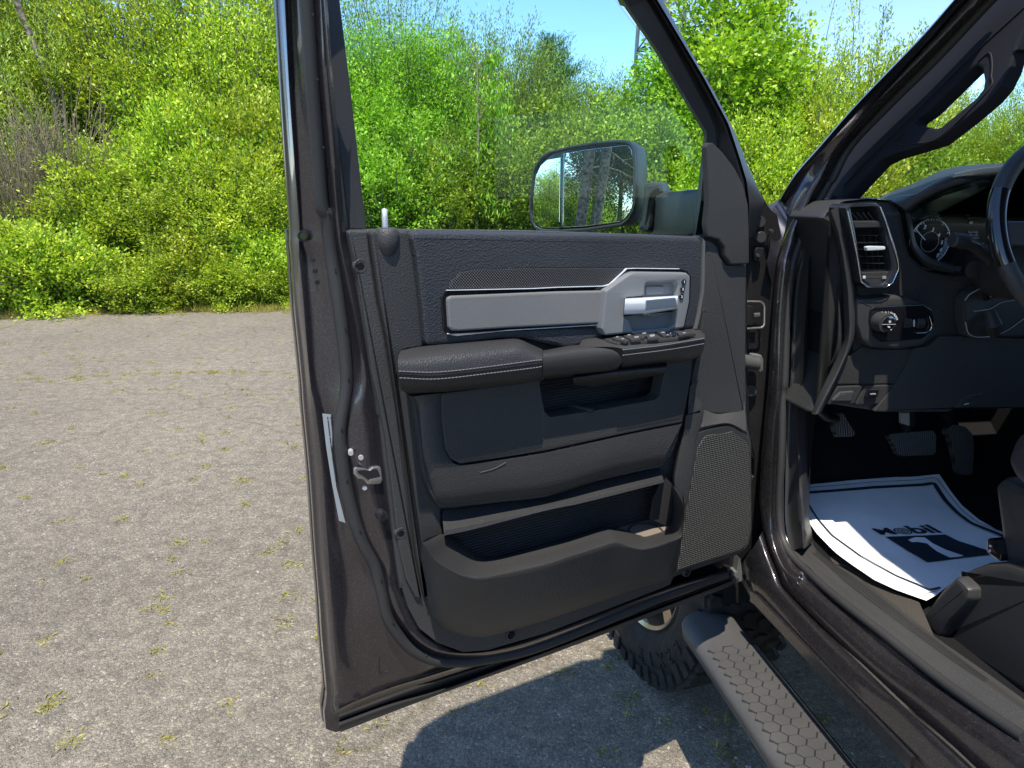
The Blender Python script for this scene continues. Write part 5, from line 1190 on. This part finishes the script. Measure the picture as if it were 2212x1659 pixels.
# ================================================================== DASHBOARD
def fsl(name, s, f, T, mat, par, bev=.003, fr=.005, holes=(), hfr=None, mb=None):
    return slab(name, [FP(p, f) for p in tr(s)], T, MAT[mat] if mat else None, par, -Fv, bev, fr, [[FP(p, f) for p in tr(h)] for h in holes], hfr, mb=mb)
dash = fsl('dashboard', "H 520,330 560,285 610,240 700,190 940,168 1100,182 1170,230 1205,300 1240,500 1270,620 1400,745 1600,790 2500,800 I 2500,440 1600,440 1540,465 960,462 560,400 490,480 420,475 540,260 640,60 H 720,1430 690,1000 660,700 620,500 570,390", 1.47, .28, 'leather', truck, .02, .01)
# end cap on the truck's side of the dash
slab('end_cap', [BP(p, 1.0) for p in tr("H 500,330 530,325 580,420 640,800 660,1100 655,1330 620,1480 560,1659 I 480,290 400,420 330,460 340,60 H 380,1659 400,1100 430,700 480,400")], .02, MAT['pillar_trim'], dash, -Rv, .003, .004)
loft('end_cap_edge', smrows([resamp(crs([BP(p, r) for p in tr(s)], 5), 40) for r, s in ((1.0, "H 525,330 565,400 600,560 630,800 650,1050 645,1330 600,1500 I 540,130 460,300 400,425"), (.982, "H 535,324 580,400 615,560 645,800 663,1050 658,1330 615,1490 I 560,110 475,295 412,430"), (1.012, "H 575,310 625,400 655,560 680,800 695,1050 695,1330 665,1480 I 610,100 520,300 445,450"))], 3), MAT['plastic'], dash)
loft('dash_wrap', smrows([resamp(crs([FP(p, f) for p in tr(s)], 5), 40) for f, s in ((1.46, "H 575,300 640,480 690,800 700,1050 700,1330 I 600,120 500,330 440,470"), (1.435, "H 600,265 670,480 725,800 745,1000 745,1330 I 640,160 540,350 470,482"), (1.44, "H 650,235 720,480 770,800 790,950 790,1290 I 690,100 600,280 520,460"), (1.468, "H 700,200 745,480 800,860 830,970 815,1200 I 720,60 640,220 560,400"))], 3), MAT['leather'], dash)
# vent
vo = "H 715,240 755,215 975,205 1020,232 1055,330 1150,640 1160,745 1110,865 1055,905 905,900 840,855 800,600 745,380"
vi = "H 768,250 800,232 940,232 975,255 1040,420 1095,700 1095,760 1055,845 1020,872 920,876 870,842 838,640 805,430"
fsl('vent_bezel', vo, 1.418, .06, 'satin_dark', dash, .006, .008, holes=[vi], hfr=.008)
tube('vent_chrome', [FP(p, 1.416) for p in tr("H 1000,235 1045,345 1110,540 1150,680 1155,745 1105,858 1050,895 905,892 848,850 815,640 765,400 735,270")], .0015, MAT['chrome'], dash, seg=8)
fsl('vent_cavity', "H 745,220 1010,220 1120,700 1100,880 860,890 790,450", 1.462, .01, 'void', dash, .001, 0)
for k in range(6):
    y = 470 + k * 57; xo = 800 + k * 12; xe = 1045 + k * 12
    fsl('vent_slat', "H %d,%d %d,%d %d,%d %d,%d" % (xo, y - 4, xe, y - 4, xe, y + 7, xo, y + 7), 1.432, .022, 'gloss_black', dash, .0008, 0)
for k in range(4):
    fsl('vent_vane', "H %d,460 %d,460 %d,750 %d,750" % (870 + k * 48, 876 + k * 48, 912 + k * 48, 906 + k * 48), 1.448, .004, 'smooth_plastic', dash, .0005, 0)
fsl('vent_crossbar', "H 778,352 1035,350 1060,405 800,412", 1.424, .02, 'smooth_plastic', dash, .003, .002)
m = MB()
for k in range(4): fsl('', "H %d,290 %d,280 %d,345 %d,345" % (770 + k * 45, 776 + k * 45, 830 + k * 42, 822 + k * 42), 1.43, .004, None, None, .0005, 0, mb=m)
m.out('defrost_slat', MAT['smooth_plastic'], dash)
fsl('vent_tab', "H 890,565 925,558 1045,560 1050,580 1035,590 900,597", 1.416, .01, 'satin_silver', dash, .002, .002)
fsl('vent_wheel_panel', "H 850,770 1088,765 1060,840 1020,872 920,876 870,842", 1.426, .02, 'smooth_plastic', dash, .003, .003)
m = MB(); c = FP(tr("H 952,812")[0], 1.434); tube('', [c - Rv * .026, c + Rv * .0165], .0085, None, None, mb=m, seg=20); m.out('vent_wheel', MAT['smooth_plastic'], dash)
m = MB()
for s_ in ("H 862,800 884,800 884,824 862,824", "H 1022,803 1052,803 1052,806 1022,806", "H 1022,811 1052,811 1052,814 1022,814", "H 1022,819 1052,819 1052,822 1022,822"): fsl('', s_, 1.4225, .0005, None, None, .0001, 0, mb=m)
m.out('vent_print', MAT['white_print'], dash)
# instrument hood
loft('cluster_hood', smrows([resamp(crs([FP(p, f) for p in tr(s)], 5), 50) for f, s in (
  (1.86, "H 1002,165 1090,140 1250,95 1500,-60 1750,-80 2100,-90 2500,-80"),
  (1.70, "G 1010,1600 1130,1550 1280,1495 1470,1408 1700,1350 2090,1332 2500,1300"), (1.52, "G 1060,1625 1170,1590 1300,1530 1490,1440 1720,1375 2090,1350 2500,1320"), (1.455, "G 1110,1650 1190,1635 1310,1570 1500,1480 1720,1405 2090,1362 2500,1330"),
  (1.45, "H 1190,250 1225,240 1310,180 1500,90 1730,20 1900,-10 2500,-40"), (1.47, "H 1200,280 1235,262 1320,200 1500,110 1740,35 1900,5 2500,-30"), (1.60, "H 1215,300 1260,280 1340,220 1510,130 1740,55 1900,20 2500,-10"))], 3), MAT['leather'], dash, smooth=60)
stm = MB(); q = resamp(crs([FP(p, 1.4485) for p in tr("H 1030,175 1150,150 1280,135 G 1330,1560 1500,1462 1720,1395 2000,1358 2177,1345")], 6), 300)
for i in range(0, 298, 4): tube('', [q[i], q[i + 2]], .0011, None, None, mb=stm, seg=5)
stm.out('hood_stitching', MAT['hood_stitch'], dash, smooth=0)
loft('dash_top', [resamp([FP(p, f) for p in tr(s)], 20) for f, s in ((1.47, "H 560,290 700,190 940,168 1110,184 1205,262"), (1.60, "H 640,200 700,172 900,160 1110,172 1240,230"), (1.75, "H 660,172 720,165 900,163 1110,168 1270,200"))], MAT['leather'], dash)
fsl('hood_filler', "H 1085,168 1290,95 1330,300 1150,300", 1.75, .02, 'leather', dash, .002, 0)
# cluster
fsl('cluster_surround', "H 1200,285 1240,262 1330,200 1500,110 1740,35 1900,5 2500,-30 2500,860 1700,800 1430,750 1290,660 1240,540", 1.56, .02, 'smooth_plastic', dash, .002, 0)
fsl('cluster_face', "H 1262,300 1350,230 1520,145 1750,75 1900,50 2500,10 2500,700 1600,720 1440,690 1320,620 1275,480", 1.548, .006, 'gloss_black', dash, .001, 0)
loft('cluster_lip', smrows([resamp(crs([FP(p, f) for p in tr(s)], 5), 30) for f, s in ((1.46, "H 1205,290 1245,480 1270,600 1400,735 1600,780"), (1.45, "H 1225,285 1265,480 1295,580 1415,690 1600,740"), (1.545, "H 1255,300 1285,480 1320,570 1430,660 1600,700"))], 3), MAT['smooth_plastic'], dash)
gc = FP(tr("H 1405,522")[0], 1.5455); gx = (FP(tr("H 1580,522")[0], 1.5455) - gc).length; Rx = Rv
def ga(a, r, o=0): return gc + (Rx * math.cos(R_(a)) + Zv * math.sin(R_(a))) * r - Fv * o
gr_ = gx * .93
def arc(a0, a1, r, w_, mat, name, o=.001, n=40):
    m = MB(); rw = [[ga(a0 + (a1 - a0) * i / n, r + d, o) for i in range(n + 1)] for d in (-w_, w_)]; loft('', rw, None, None, mb=m); return m.out(name, MAT[mat], dash, smooth=0)
arc(-80, 190, gr_, .0009, 'gauge_white', 'gauge_ring'); arc(0, 360, gr_ * .44, .0006, 'dull_grey', 'gauge_inner_ring'); arc(-55, 12, gr_ * .84, .0055, 'gauge_band', 'gauge_band')
m = MB()
for k in range(29):
    a = 150 - k * 220 / 28; l = .13 if k % 4 == 0 else .07; c = ga(a, gr_ * (1 - l / 2), .0015); er = (Rx * math.cos(R_(a)) + Zv * math.sin(R_(a))); et = Zv * math.cos(R_(a)) - Rx * math.sin(R_(a)); box(m, c, er, et, Fv, gr_ * l / 2, .0007, .0003)
m.out('gauge_tick', MAT['gauge_white'], dash, smooth=0)
for i, p in enumerate(("H 1300,418", "H 1367,403", "H 1432,424", "H 1480,468", "H 1505,530", "H 1498,588", "H 1468,637")):
    text('gauge_number', str(i + 1), FP(tr(p)[0], 1.5445), Rv, Zv, .0125, MAT['gauge_white'], dash, bold=.0002, shear=.2)
m = MB(); tube('', [FP(p, 1.543) for p in tr("H 1288,412 1370,508")], .0011, None, None, mb=m, seg=6); m.out('gauge_needle', MAT['gauge_white'], dash)
for s_, p, z_ in (('Key Fob', "H 1760,444", .0075), ('Has Left', "H 1764,467", .0075), ('Vehicle', "H 1778,490", .0075), ('Clear', "H 1832,536", .0055)):
    text('screen_message', s_, FP(tr(p)[0], 1.5445), Rv, Zv, z_, MAT['screen_grey'], dash)
m = MB()
for s_ in ("H 1730,355 1760,353 1760,374 1730,376",): fsl('', s_, 1.5445, .0004, None, None, .0001, 0, mb=m)
tube('', [FP(p, 1.5445) for p in tr("H 1625,285 1640,298 1890,290 1895,262")], .0005, None, None, mb=m, seg=4)
m.out('screen_icon', MAT['screen_grey'], dash, smooth=0)
# light switch pod
fsl('switch_pod', "H 815,1010 840,985 1160,962 1250,975 1390,1030 1450,1080 1468,1170 1445,1280 1370,1370 1180,1402 940,1392 860,1330 815,1190", 1.43, .06, 'leather', dash, .012, .012)
fsl('switch_plate', "H 925,1075 965,1050 1360,1030 1425,1075 1450,1170 1420,1260 1340,1320 1010,1342 945,1290 915,1170", 1.426, .01, 'gloss_black', dash, .003, .01)
kc = FP(tr("H 1060,1190")[0], 1.40); m = MB(); tube('', [kc + Fv * .026, kc + Fv * .004, kc], 0, None, None, mb=m, seg=32, rs=[.0225, .0205, .0195]); m.out('light_knob', MAT['smooth_plastic'], dash)
m = MB(); disc(m, FP(tr("H 1075,1195")[0], 1.3985), -Fv, .0168, .004, 30, inner=.0155); m.out('knob_ring', MAT['chrome'], dash)
m = MB(); disc(m, FP(tr("H 1075,1195")[0], 1.3992), -Fv, .0154, .004, 30); m.out('knob_face', MAT['gloss_black'], dash)
text('switch_print', 'AUTO', FP(tr("H 1128,1135")[0], 1.4225), (Rv * .6 - Zv * .8).normalized(), (Rv * .8 + Zv * .6).normalized(), .0066, MAT['white_print'], dash, bold=.0002)
m = MB()
for p in ("H 1020,1103", "H 956,1193"): disc(m, FP(tr(p)[0], 1.4222), -Fv, .0027, .0005, 14, inner=.0018)
for k in range(8):
    c = FP(tr("H 956,1193")[0], 1.4222); a = k * math.pi / 4; d_ = Rv * math.cos(a) + Zv * math.sin(a); tube('', [c + d_ * .0036, c + d_ * .0052], .0003, None, None, mb=m, seg=4)
for s_ in ("H 1040,1098 1052,1094", "H 1040,1105 1055,1102", "H 1085,1100 1095,1096", "H 1083,1107 1093,1104", "H 1066,1093 1076,1098", "H 1066,1104 1074,1106"): tube('', [FP(p, 1.4222) for p in tr(s_)], .0005, None, None, mb=m, seg=4)
fsl('', "H 1098,1100 1108,1104 1108,1112 1098,1114", 1.4222, .0005, None, None, .0001, 0, mb=m); fsl('', "H 1075,1165 1092,1168 1092,1182 1075,1186", 1.3975, .0005, None, None, .0001, 0, mb=m); fsl('', "H 1062,1212 1080,1212 1088,1226 1070,1224", 1.3975, .0005, None, None, .0001, 0, mb=m)
m.out('switch_symbol', MAT['white_print'], dash, smooth=0)
m = MB(); tube('', [FP(p, 1.397) for p in tr("H 1022,1198 1130,1196")], .0006, None, None, mb=m, seg=4); m.out('knob_split', MAT['dull_grey'], dash)
for k, x in enumerate((1215, 1320)):
    m = MB(); c = FP(tr("H %d,1185" % x)[0], 1.43)
    for q in np.linspace(-.0065, .0065, 5): tube('', [c + Rv * (q - .001), c + Rv * (q + .001)], .0115, None, None, mb=m, seg=20)
    m.out('dimmer_wheel', MAT['smooth_plastic'], dash)
m = MB()
for s_ in ("H 1250,1160 1262,1160 1262,1215 1250,1215", "H 1275,1160 1286,1160 1286,1215 1275,1215"): fsl('', s_, 1.4225, .001, None, None, .0002, 0, mb=m)
m.out('dimmer_mark', MAT['white_print'], dash)
tube('pod_chrome', crs([FP(p, 1.4215) for p in tr("H 1405,1130 1425,1200 1410,1245 1370,1265 1300,1268")], 4), .0013, MAT['chrome'], dash)
# lower covers
fsl('knee_cover', "I 645,235 720,20 H 760,1450 870,1370 940,1400 1180,1405 1250,1395 I 1245,-10 1180,130 1125,232", 1.462, .02, 'smooth_plastic', dash, .003, .003)
fsl('column_cover', "I 1255,0 H 1265,1395 1390,1380 1480,1300 1620,1290 2500,1330 I 2500,430 1640,432 1545,462 950,460 1000,395 1130,240 1190,130", 1.455, .02, 'smooth_plastic', dash, .003, .003)
fsl('release_pull', "I 662,255 868,246 790,395 560,400 600,330", 1.458, .015, 'smooth_plastic', dash, .003, .003)
fsl('pull_grip', "I 680,300 800,290 770,375 600,378", 1.452, .01, 'plastic', dash, .004, .004)
fsl('cargo_switch_plate', "I 882,248 1120,240 1000,396 800,404", 1.458, .015, 'smooth_plastic', dash, .003, .003)
fsl('cargo_switch', "I 915,275 1000,272 985,340 880,350", 1.450, .012, 'gloss_black', dash, .003, .004)
text('cargo_print', 'CARGO', FP(tr("I 944,314")[0], 1.4495), Rv, Zv, .0042, MAT['white_print'], dash)
fsl('brake_release', "I 1700,330 1850,300 1780,425 1620,428", 1.45, .01, 'smooth_plastic', dash, .003, .003)
fsl('release_icon', "I 1690,396 1725,388 1730,395 1692,402", 1.4488, .0005, 'white_print', dash, .0001, 0)
# column, stalk, steering wheel
def fz(s, f): return FP(tr(s)[0], f)
sw = empty('steering_wheel', Vector(), None, None) if False else None
tube('steering_column', [fz("H 1900,760", 1.50), fz("H 2100,760", 1.36), fz("H 2350,700", 1.25)], .062, MAT['smooth_plastic'], dash, seg=24)
m = MB(); tube('', [fz("H 1920,700", 1.36), fz("H 1860,640", 1.355), fz("H 1780,560", 1.35), fz("H 1690,520", 1.345)], 0, None, None, mb=m, seg=16, rs=[.008, .010, .0125, .0135]); tube('', [fz("H 1690,520", 1.344), fz("H 1600,505", 1.34), fz("H 1592,504", 1.34)], 0, None, None, mb=m, seg=18, rs=[.0165, .0155, .0125]); m.out('turn_signal_stalk', MAT['smooth_plastic'], dash)
m = MB(); disc(m, fz("H 1770,750", 1.40), -Fv, .019, .004, 24); m.out('ignition_button', MAT['smooth_plastic'], dash)
fsl('trailer_brake_panel', "H 1690,1000 1740,940 1900,870 1960,880 2100,980 2500,900 2500,1300 1720,1300 1690,1180", 1.43, .03, 'smooth_plastic', dash, .006, .006)
tube('panel_trim', crs([FP(p, 1.427) for p in tr("H 1695,1000 1745,945 1895,868 M 0,0".split('M')[0])], 4), .0012, MAT['dull_grey'], dash)
tube('panel_trim', crs([FP(p, 1.427) for p in tr("H 1770,1090 1900,1070 1990,1020 2100,1000")], 4), .0010, MAT['dull_grey'], dash)
tube('panel_trim', crs([FP(p, 1.427) for p in tr("H 1700,1180 1725,1270 1800,1300 1930,1290 2050,1240 2177,1150")], 4), .0010, MAT['dull_grey'], dash)
fsl('adjuster_switch', "H 1850,930 1945,890 1960,950 1880,1010", 1.422, .008, 'gloss_black', dash, .002, .002)
fsl('adjuster_symbol', "H 1893,962 1910,955 1928,960 1922,972 1905,976", 1.4205, .0005, 'white_print', dash, .0001, 0)
m = MB(); tube('', [fz("H 1900,1100", 1.42), fz("H 1925,1200", 1.40), fz("H 1935,1270", 1.42)], 0, None, None, mb=m, seg=14, rs=[.012, .018, .012]); m.out('brake_lever', MAT['smooth_plastic'], dash)
# wheel rim: tilted ring
SWc = None
fw0 = 1.20; Lp = fz("H 1960,470", fw0); swr = .192
tl = R_(22); swn = (-Fv * math.cos(tl) + Zv * math.sin(tl)); sup = (Zv * math.cos(tl) + Fv * math.sin(tl))
SWc = Lp + Rv * swr
m = MB(); pts = [SWc + Rv * (-math.cos(a)) * swr + sup * math.sin(a) * swr for a in np.linspace(-math.pi, math.pi, 97)]
tube('', pts, .0165, None, None, mb=m, seg=14, caps=False); swo = m.out('steering_wheel', MAT['leather'], truck)
m = MB(); tube('', [SWc + Rv * (-math.cos(a)) * swr + sup * math.sin(a) * swr for a in np.linspace(-.30, .46, 22)], .0172, None, None, mb=m, seg=14); m.out('rim_grip', MAT['gloss_black'], swo)
m = MB(); box(m, SWc - Fv * -.02, Rv, sup, swn, .075, .06, .025); bevmod(m.out('hub', MAT['smooth_plastic'], swo), .02)
m = MB(); box(m, SWc - Rv * .12, Rv, sup, swn, .06, .025, .010); bevmod(m.out('spoke', MAT['smooth_plastic'], swo), .006); m = MB(); box(m, SWc + Rv * .12, Rv, sup, swn, .06, .025, .010); bevmod(m.out('spoke', MAT['smooth_plastic'], swo), .006)
# pedals
def ped(name, s, f, T, mat, tilt=.35): return slab(name, [PP(p, TW(1.5, f, .9), (-Fv + Zv * tilt).normalized()) for p in tr(s)], T, MAT[mat], truck, (-Fv + Zv * tilt), .003, .006)
ped('parking_brake_pedal', "I 600,480 700,465 805,635 790,660 665,665 640,620", 1.62, .02, 'ribbed_v')
tube('parking_brake_arm', [fz("I 490,440", 1.62), fz("I 560,500", 1.63), fz("I 640,520", 1.65)], .012, MAT['black_metal'], truck)
ped('brake_pedal', "I 1065,650 1100,635 1440,610 1465,650 1462,790 1440,812 1180,822 1150,800 1100,700", 1.80, .02, 'ribbed_v')
tube('brake_arm', [fz("I 1230,460", 1.78), fz("I 1215,560", 1.80), fz("I 1210,660", 1.82)], .014, MAT['black_metal'], truck)
slab('brake_switch', [FP(p, 1.76) for p in tr("I 1175,470 1245,465 1245,575 1175,555")], .01, MAT['dull_grey'], truck, -Fv, .002)
slab('switch_body', [FP(p, 1.765) for p in tr("I 1250,460 1290,465 1288,590 1250,580")], .02, MAT['black_metal'], truck, -Fv, .002)
ped('accelerator_pedal', "I 1545,600 1600,560 1700,580 1760,640 1775,760 1760,960 1740,975 1660,972 1640,950 1590,720", 1.82, .02, 'ribbed_v')
tube('accelerator_arm', [fz("I 1520,440", 1.84), fz("I 1600,600", 1.85)], .02, MAT['black_metal'], truck)
# seat
def rbox(name, r0, r1, f0, f1, z0, z1, mat, par, bev=.03):
    m = MB(); box(m, TW((r0 + r1) / 2, (f0 + f1) / 2, (z0 + z1) / 2), Rv, Fv, Zv, (r1 - r0) / 2, (f1 - f0) / 2, (z1 - z0) / 2); o = m.out(name, MAT[mat], par, smooth=30); bevmod(o, bev, 4); return o
seat = rbox('driver_seat', 1.24, 1.66, .30, 1.05, .84, 1.12, 'leather', truck, .05)
# seat side valance traced on its own plane
slab('seat_valance', [BP(p, 1.20) for p in tr("I 1915,1065 1960,1010 2010,990 2500,1250 J 2500,500 2140,200 2050,60 I 1985,1659 1960,1400")], .35, MAT['smooth_plastic'], seat, -Rv, .02, .02)
slab('seat_bolster', [BP(p, 1.185) for p in tr("I 1990,860 2040,720 2090,630 2140,605 2500,590 2500,1260 2177,1120 2060,1000")], .35, MAT['leather'], seat, -Rv, .03, .02)
slab('seat_switch', [BP(p, 1.185) for p in tr("I 1870,1500 1890,1490 1955,1510 1990,1620 1990,1690 1900,1630 1868,1600")], .04, MAT['gloss_black'], seat, -Rv, .004, .004)
slab('switch_mark', [BP(p, 1.183) for p in tr("I 1893,1545 1908,1548 1908,1566 1893,1562")], .001, MAT['white_print'], seat, -Rv, .0002); slab('switch_mark', [BP(p, 1.183) for p in tr("I 1888,1583 1903,1586 1903,1604 1888,1600")], .001, MAT['white_print'], seat, -Rv, .0002)
# seat riser trim
slab('seat_riser', [BP(p, 1.15) for p in tr("J 1465,605 1530,500 1700,300 1715,195 1640,110 1620,85 1700,40 1830,-10 2000,-20 2500,120 2500,1250 2177,1080 1850,860")], .4, MAT['smooth_plastic'], truck, -Rv, .02, .01)
slab('riser_foot', [BP(p, 1.12) for p in tr("J 1320,455 1400,330 1480,220 1540,150 1610,88 1690,165 1722,205 1720,280 1690,330 1560,460 1500,565 1462,604")], .06, MAT['smooth_plastic'], truck, -Rv, .014, .008)
slab('carpet_edge', [ZP(p, .69) for p in tr("W 640,1080 680,1200 800,1320 J 720,0 1000,240 1250,440 1460,600 1330,300 1100,200 900,60 800,-20 W 800,1250 700,1100")], .03, MAT['floor_liner'], truck, Zv, .006, hz=Fv)
# hexagonal relief on the scuff plate
# ================================================================== PAPER FLOOR MAT
def matz(P): return .705
def MT(p):           # point on the curved paper: near-level, rising toward the firewall
    r = ray(*p)
    def f(t):
        P = CAM + r * t; F_ = Fv.dot(P); R0 = Rv.dot(P)
        z = .700 + max(0, F_ - 1.45) * .16 + .10 * max(0, R0 - 1.52) + .12 * max(0, 1.15 - R0)
        return P.z - z
    return CAM + r * bis(f)
outl = [(425, 1055), (430, 1300), (470, 1420), (560, 1540), (700, 1659)]
ms = "Q 40,214 95,210 300,190 500,178 710,165 760,235 820,310 900,380 980,428 1120,480 1120,640 900,640 760,690 700,735 650,762 600,745 500,710 400,665 300,600 200,520 130,445 95,395 50,310"
def matpts(s, dz=0): return [MT(p) + Zv * dz for p in tr(s)]
mp = empty('floor_mat', MT(tr("I 1200,1400")[0]), 'white printed paper floor mat lying in the driver footwell', 'floor mat')
def sheet(name, pts, mat, dz, par=mp, n=0):
    """drape a polygon on the paper surface with a fine grid"""
    P2 = [Vector((p.x, p.y, 0)) for p in pts]; bm = bmesh.new(); vs = [bm.verts.new((p.x, p.y, 0)) for p in P2]; f = bm.faces.new(vs)
    bmesh.ops.triangulate(bm, faces=[f])
    for _ in range(n): bmesh.ops.subdivide_edges(bm, edges=[e for e in bm.edges if e.calc_length() > .03], cuts=1, use_grid_fill=False); bmesh.ops.triangulate(bm, faces=bm.faces)
    V = []; F = [[v.index for v in f.verts] for f in (bm.verts.index_update() or bm.faces)]
    for v in bm.verts:
        F_ = Fv.dot(v.co); R0 = Rv.dot(v.co); z = .700 + max(0, F_ - 1.45) * .16 + .10 * max(0, R0 - 1.52) + .12 * max(0, 1.15 - R0)
        V.append(Vector((v.co.x, v.co.y, z + dz + .0015 * math.sin(F_ * 21 + R0 * 9) * 1)))
    bm.free()
    o = mk(name, V, F, MAT[mat], par, smooth=60); 
    for p in o.data.polygons:
        pass
    return o
sheet('paper_sheet', matpts(ms), 'paper', 0, n=4)
def band(name, s, w_, mat):
    P = resamp([MT(p) for p in tr(s)], 60); L_ = []; R2 = []
    for i, p in enumerate(P):
        t = (P[min(i + 1, 59)] - P[max(i - 1, 0)]).normalized(); q = Zv.cross(t).normalized() * w_ / 2; L_.append(p + q); R2.append(p - q)
    adj = lambda v: Vector((v.x, v.y, .700 + max(0, Fv.dot(v) - 1.45) * .16 + .10 * max(0, Rv.dot(v) - 1.52) + .12 * max(0, 1.15 - Rv.dot(v)) + .0015 * math.sin(Fv.dot(v) * 21 + Rv.dot(v) * 9) + .0034))
    loft(name, [[adj(v) for v in L_], [adj(v) for v in R2]], MAT[mat], mp)
band('thick_border', "Q 50,259 95,255 400,228 685,210 740,290 800,355 860,402 990,454 1100,500", .0125, 'dark_ink')
band('thin_border', "Q 50,234 95,230 400,203 695,185 760,265 820,340 890,397 990,440 1100,485", .002, 'dark_ink')
band('thick_border', "Q 70,285 92,320 125,370 200,455 300,530 400,595 500,650 600,690 665,718 715,708", .0055, 'dark_ink')
band('thin_border', "Q 70,340 92,372 130,420 200,490 300,570 400,633 500,685 600,722 645,735 700,722", .0016, 'dark_ink')
# printed name: letters laid on the sheet by their own axes
tl_ = MT(tr("I 925,1418")[0]); tr2 = MT(tr("I 1400,1392")[0]); bl_ = MT(tr("I 1010,1470")[0]); br_ = MT(tr("I 1515,1455")[0])
ux_ = ((br_ - bl_)).normalized(); up_ = ((tl_ - bl_) + (tr2 - br_)); wid = (br_ - bl_).length; hgt = up_.length / 2
def onmat(name, m_fn, mat):
    cu = bpy.data.curves.new(name, 'FONT')
def mtext(s, x0, y0, w_, h_, bold):
    cu = bpy.data.curves.new('t', 'FONT'); cu.body = s; cu.size = 1; cu.offset = bold; cu.resolution_u = 4
    t = bpy.data.objects.new('tmp', cu); col.objects.link(t); dg = bpy.context.evaluated_depsgraph_get(); me = bpy.data.meshes.new_from_object(t.evaluated_get(dg)); bpy.data.objects.remove(t)
    xs = [v.co.x for v in me.vertices]; ys = [v.co.y for v in me.vertices]; x1, x2, y1, y2 = min(xs), max(xs), min(ys), max(ys)
    V = []
    for v in me.vertices:
        a = (v.co.x - x1) / (x2 - x1) * w_ + x0; b = (v.co.y - y1) / (y2 - y1) * h_ + y0
        p = bl_ * (1 - a) * (1 - b) + br_ * a * (1 - b) + tl_ * (1 - a) * b + tr2 * a * b
        V.append(Vector((p.x, p.y, .700 + max(0, Fv.dot(p) - 1.45) * .16 + .10 * max(0, Rv.dot(p) - 1.52) + .12 * max(0, 1.15 - Rv.dot(p)) + .0030)))
    F = [list(p.vertices) for p in me.polygons]; return V, F
V, F = mtext('M', 0, 0, .27, .95, .03); mk('lettering', V, F, MAT['dark_ink'], mp, smooth=0)
V, F = mtext('bil', .565, 0, .435, 1.08, .03); mk('lettering', V, F, MAT['dark_ink'], mp, smooth=0)
m = MB()
for ra, rb in ((.40, .50), (.24, .32), (.06, .14)):
    n = 28; V = []; 
    for r in (ra, rb):
        for k in range(n):
            an = 2 * math.pi * k / n; a = .425 + math.cos(an) * r * .27; b = .40 + math.sin(an) * r * .86
            p = bl_ * (1 - a) * (1 - b) + br_ * a * (1 - b) + tl_ * (1 - a) * b + tr2 * a * b
            V.append(Vector((p.x, p.y, .700 + max(0, Fv.dot(p) - 1.45) * .16 + .10 * max(0, Rv.dot(p) - 1.52) + .12 * max(0, 1.15 - Rv.dot(p)) + .0030)))
    m.add(V, [(k, (k + 1) % n, n + (k + 1) % n, n + k) for k in range(n)])
m.out('lettering', MAT['dark_ink'], mp, smooth=0)
sheet('printed_block', matpts("Q 455,463 600,459 740,455 800,484 870,505 950,530 955,548 880,556 800,566 720,578 655,587 600,552 530,510", .0), 'dark_ink', .0026, n=2)
sheet('printed_figure', matpts("Q 562,480 595,468 640,469 680,497 740,526 828,556 800,561 762,565 700,535 652,497 610,490 580,491"), 'paper', .0040, n=2)
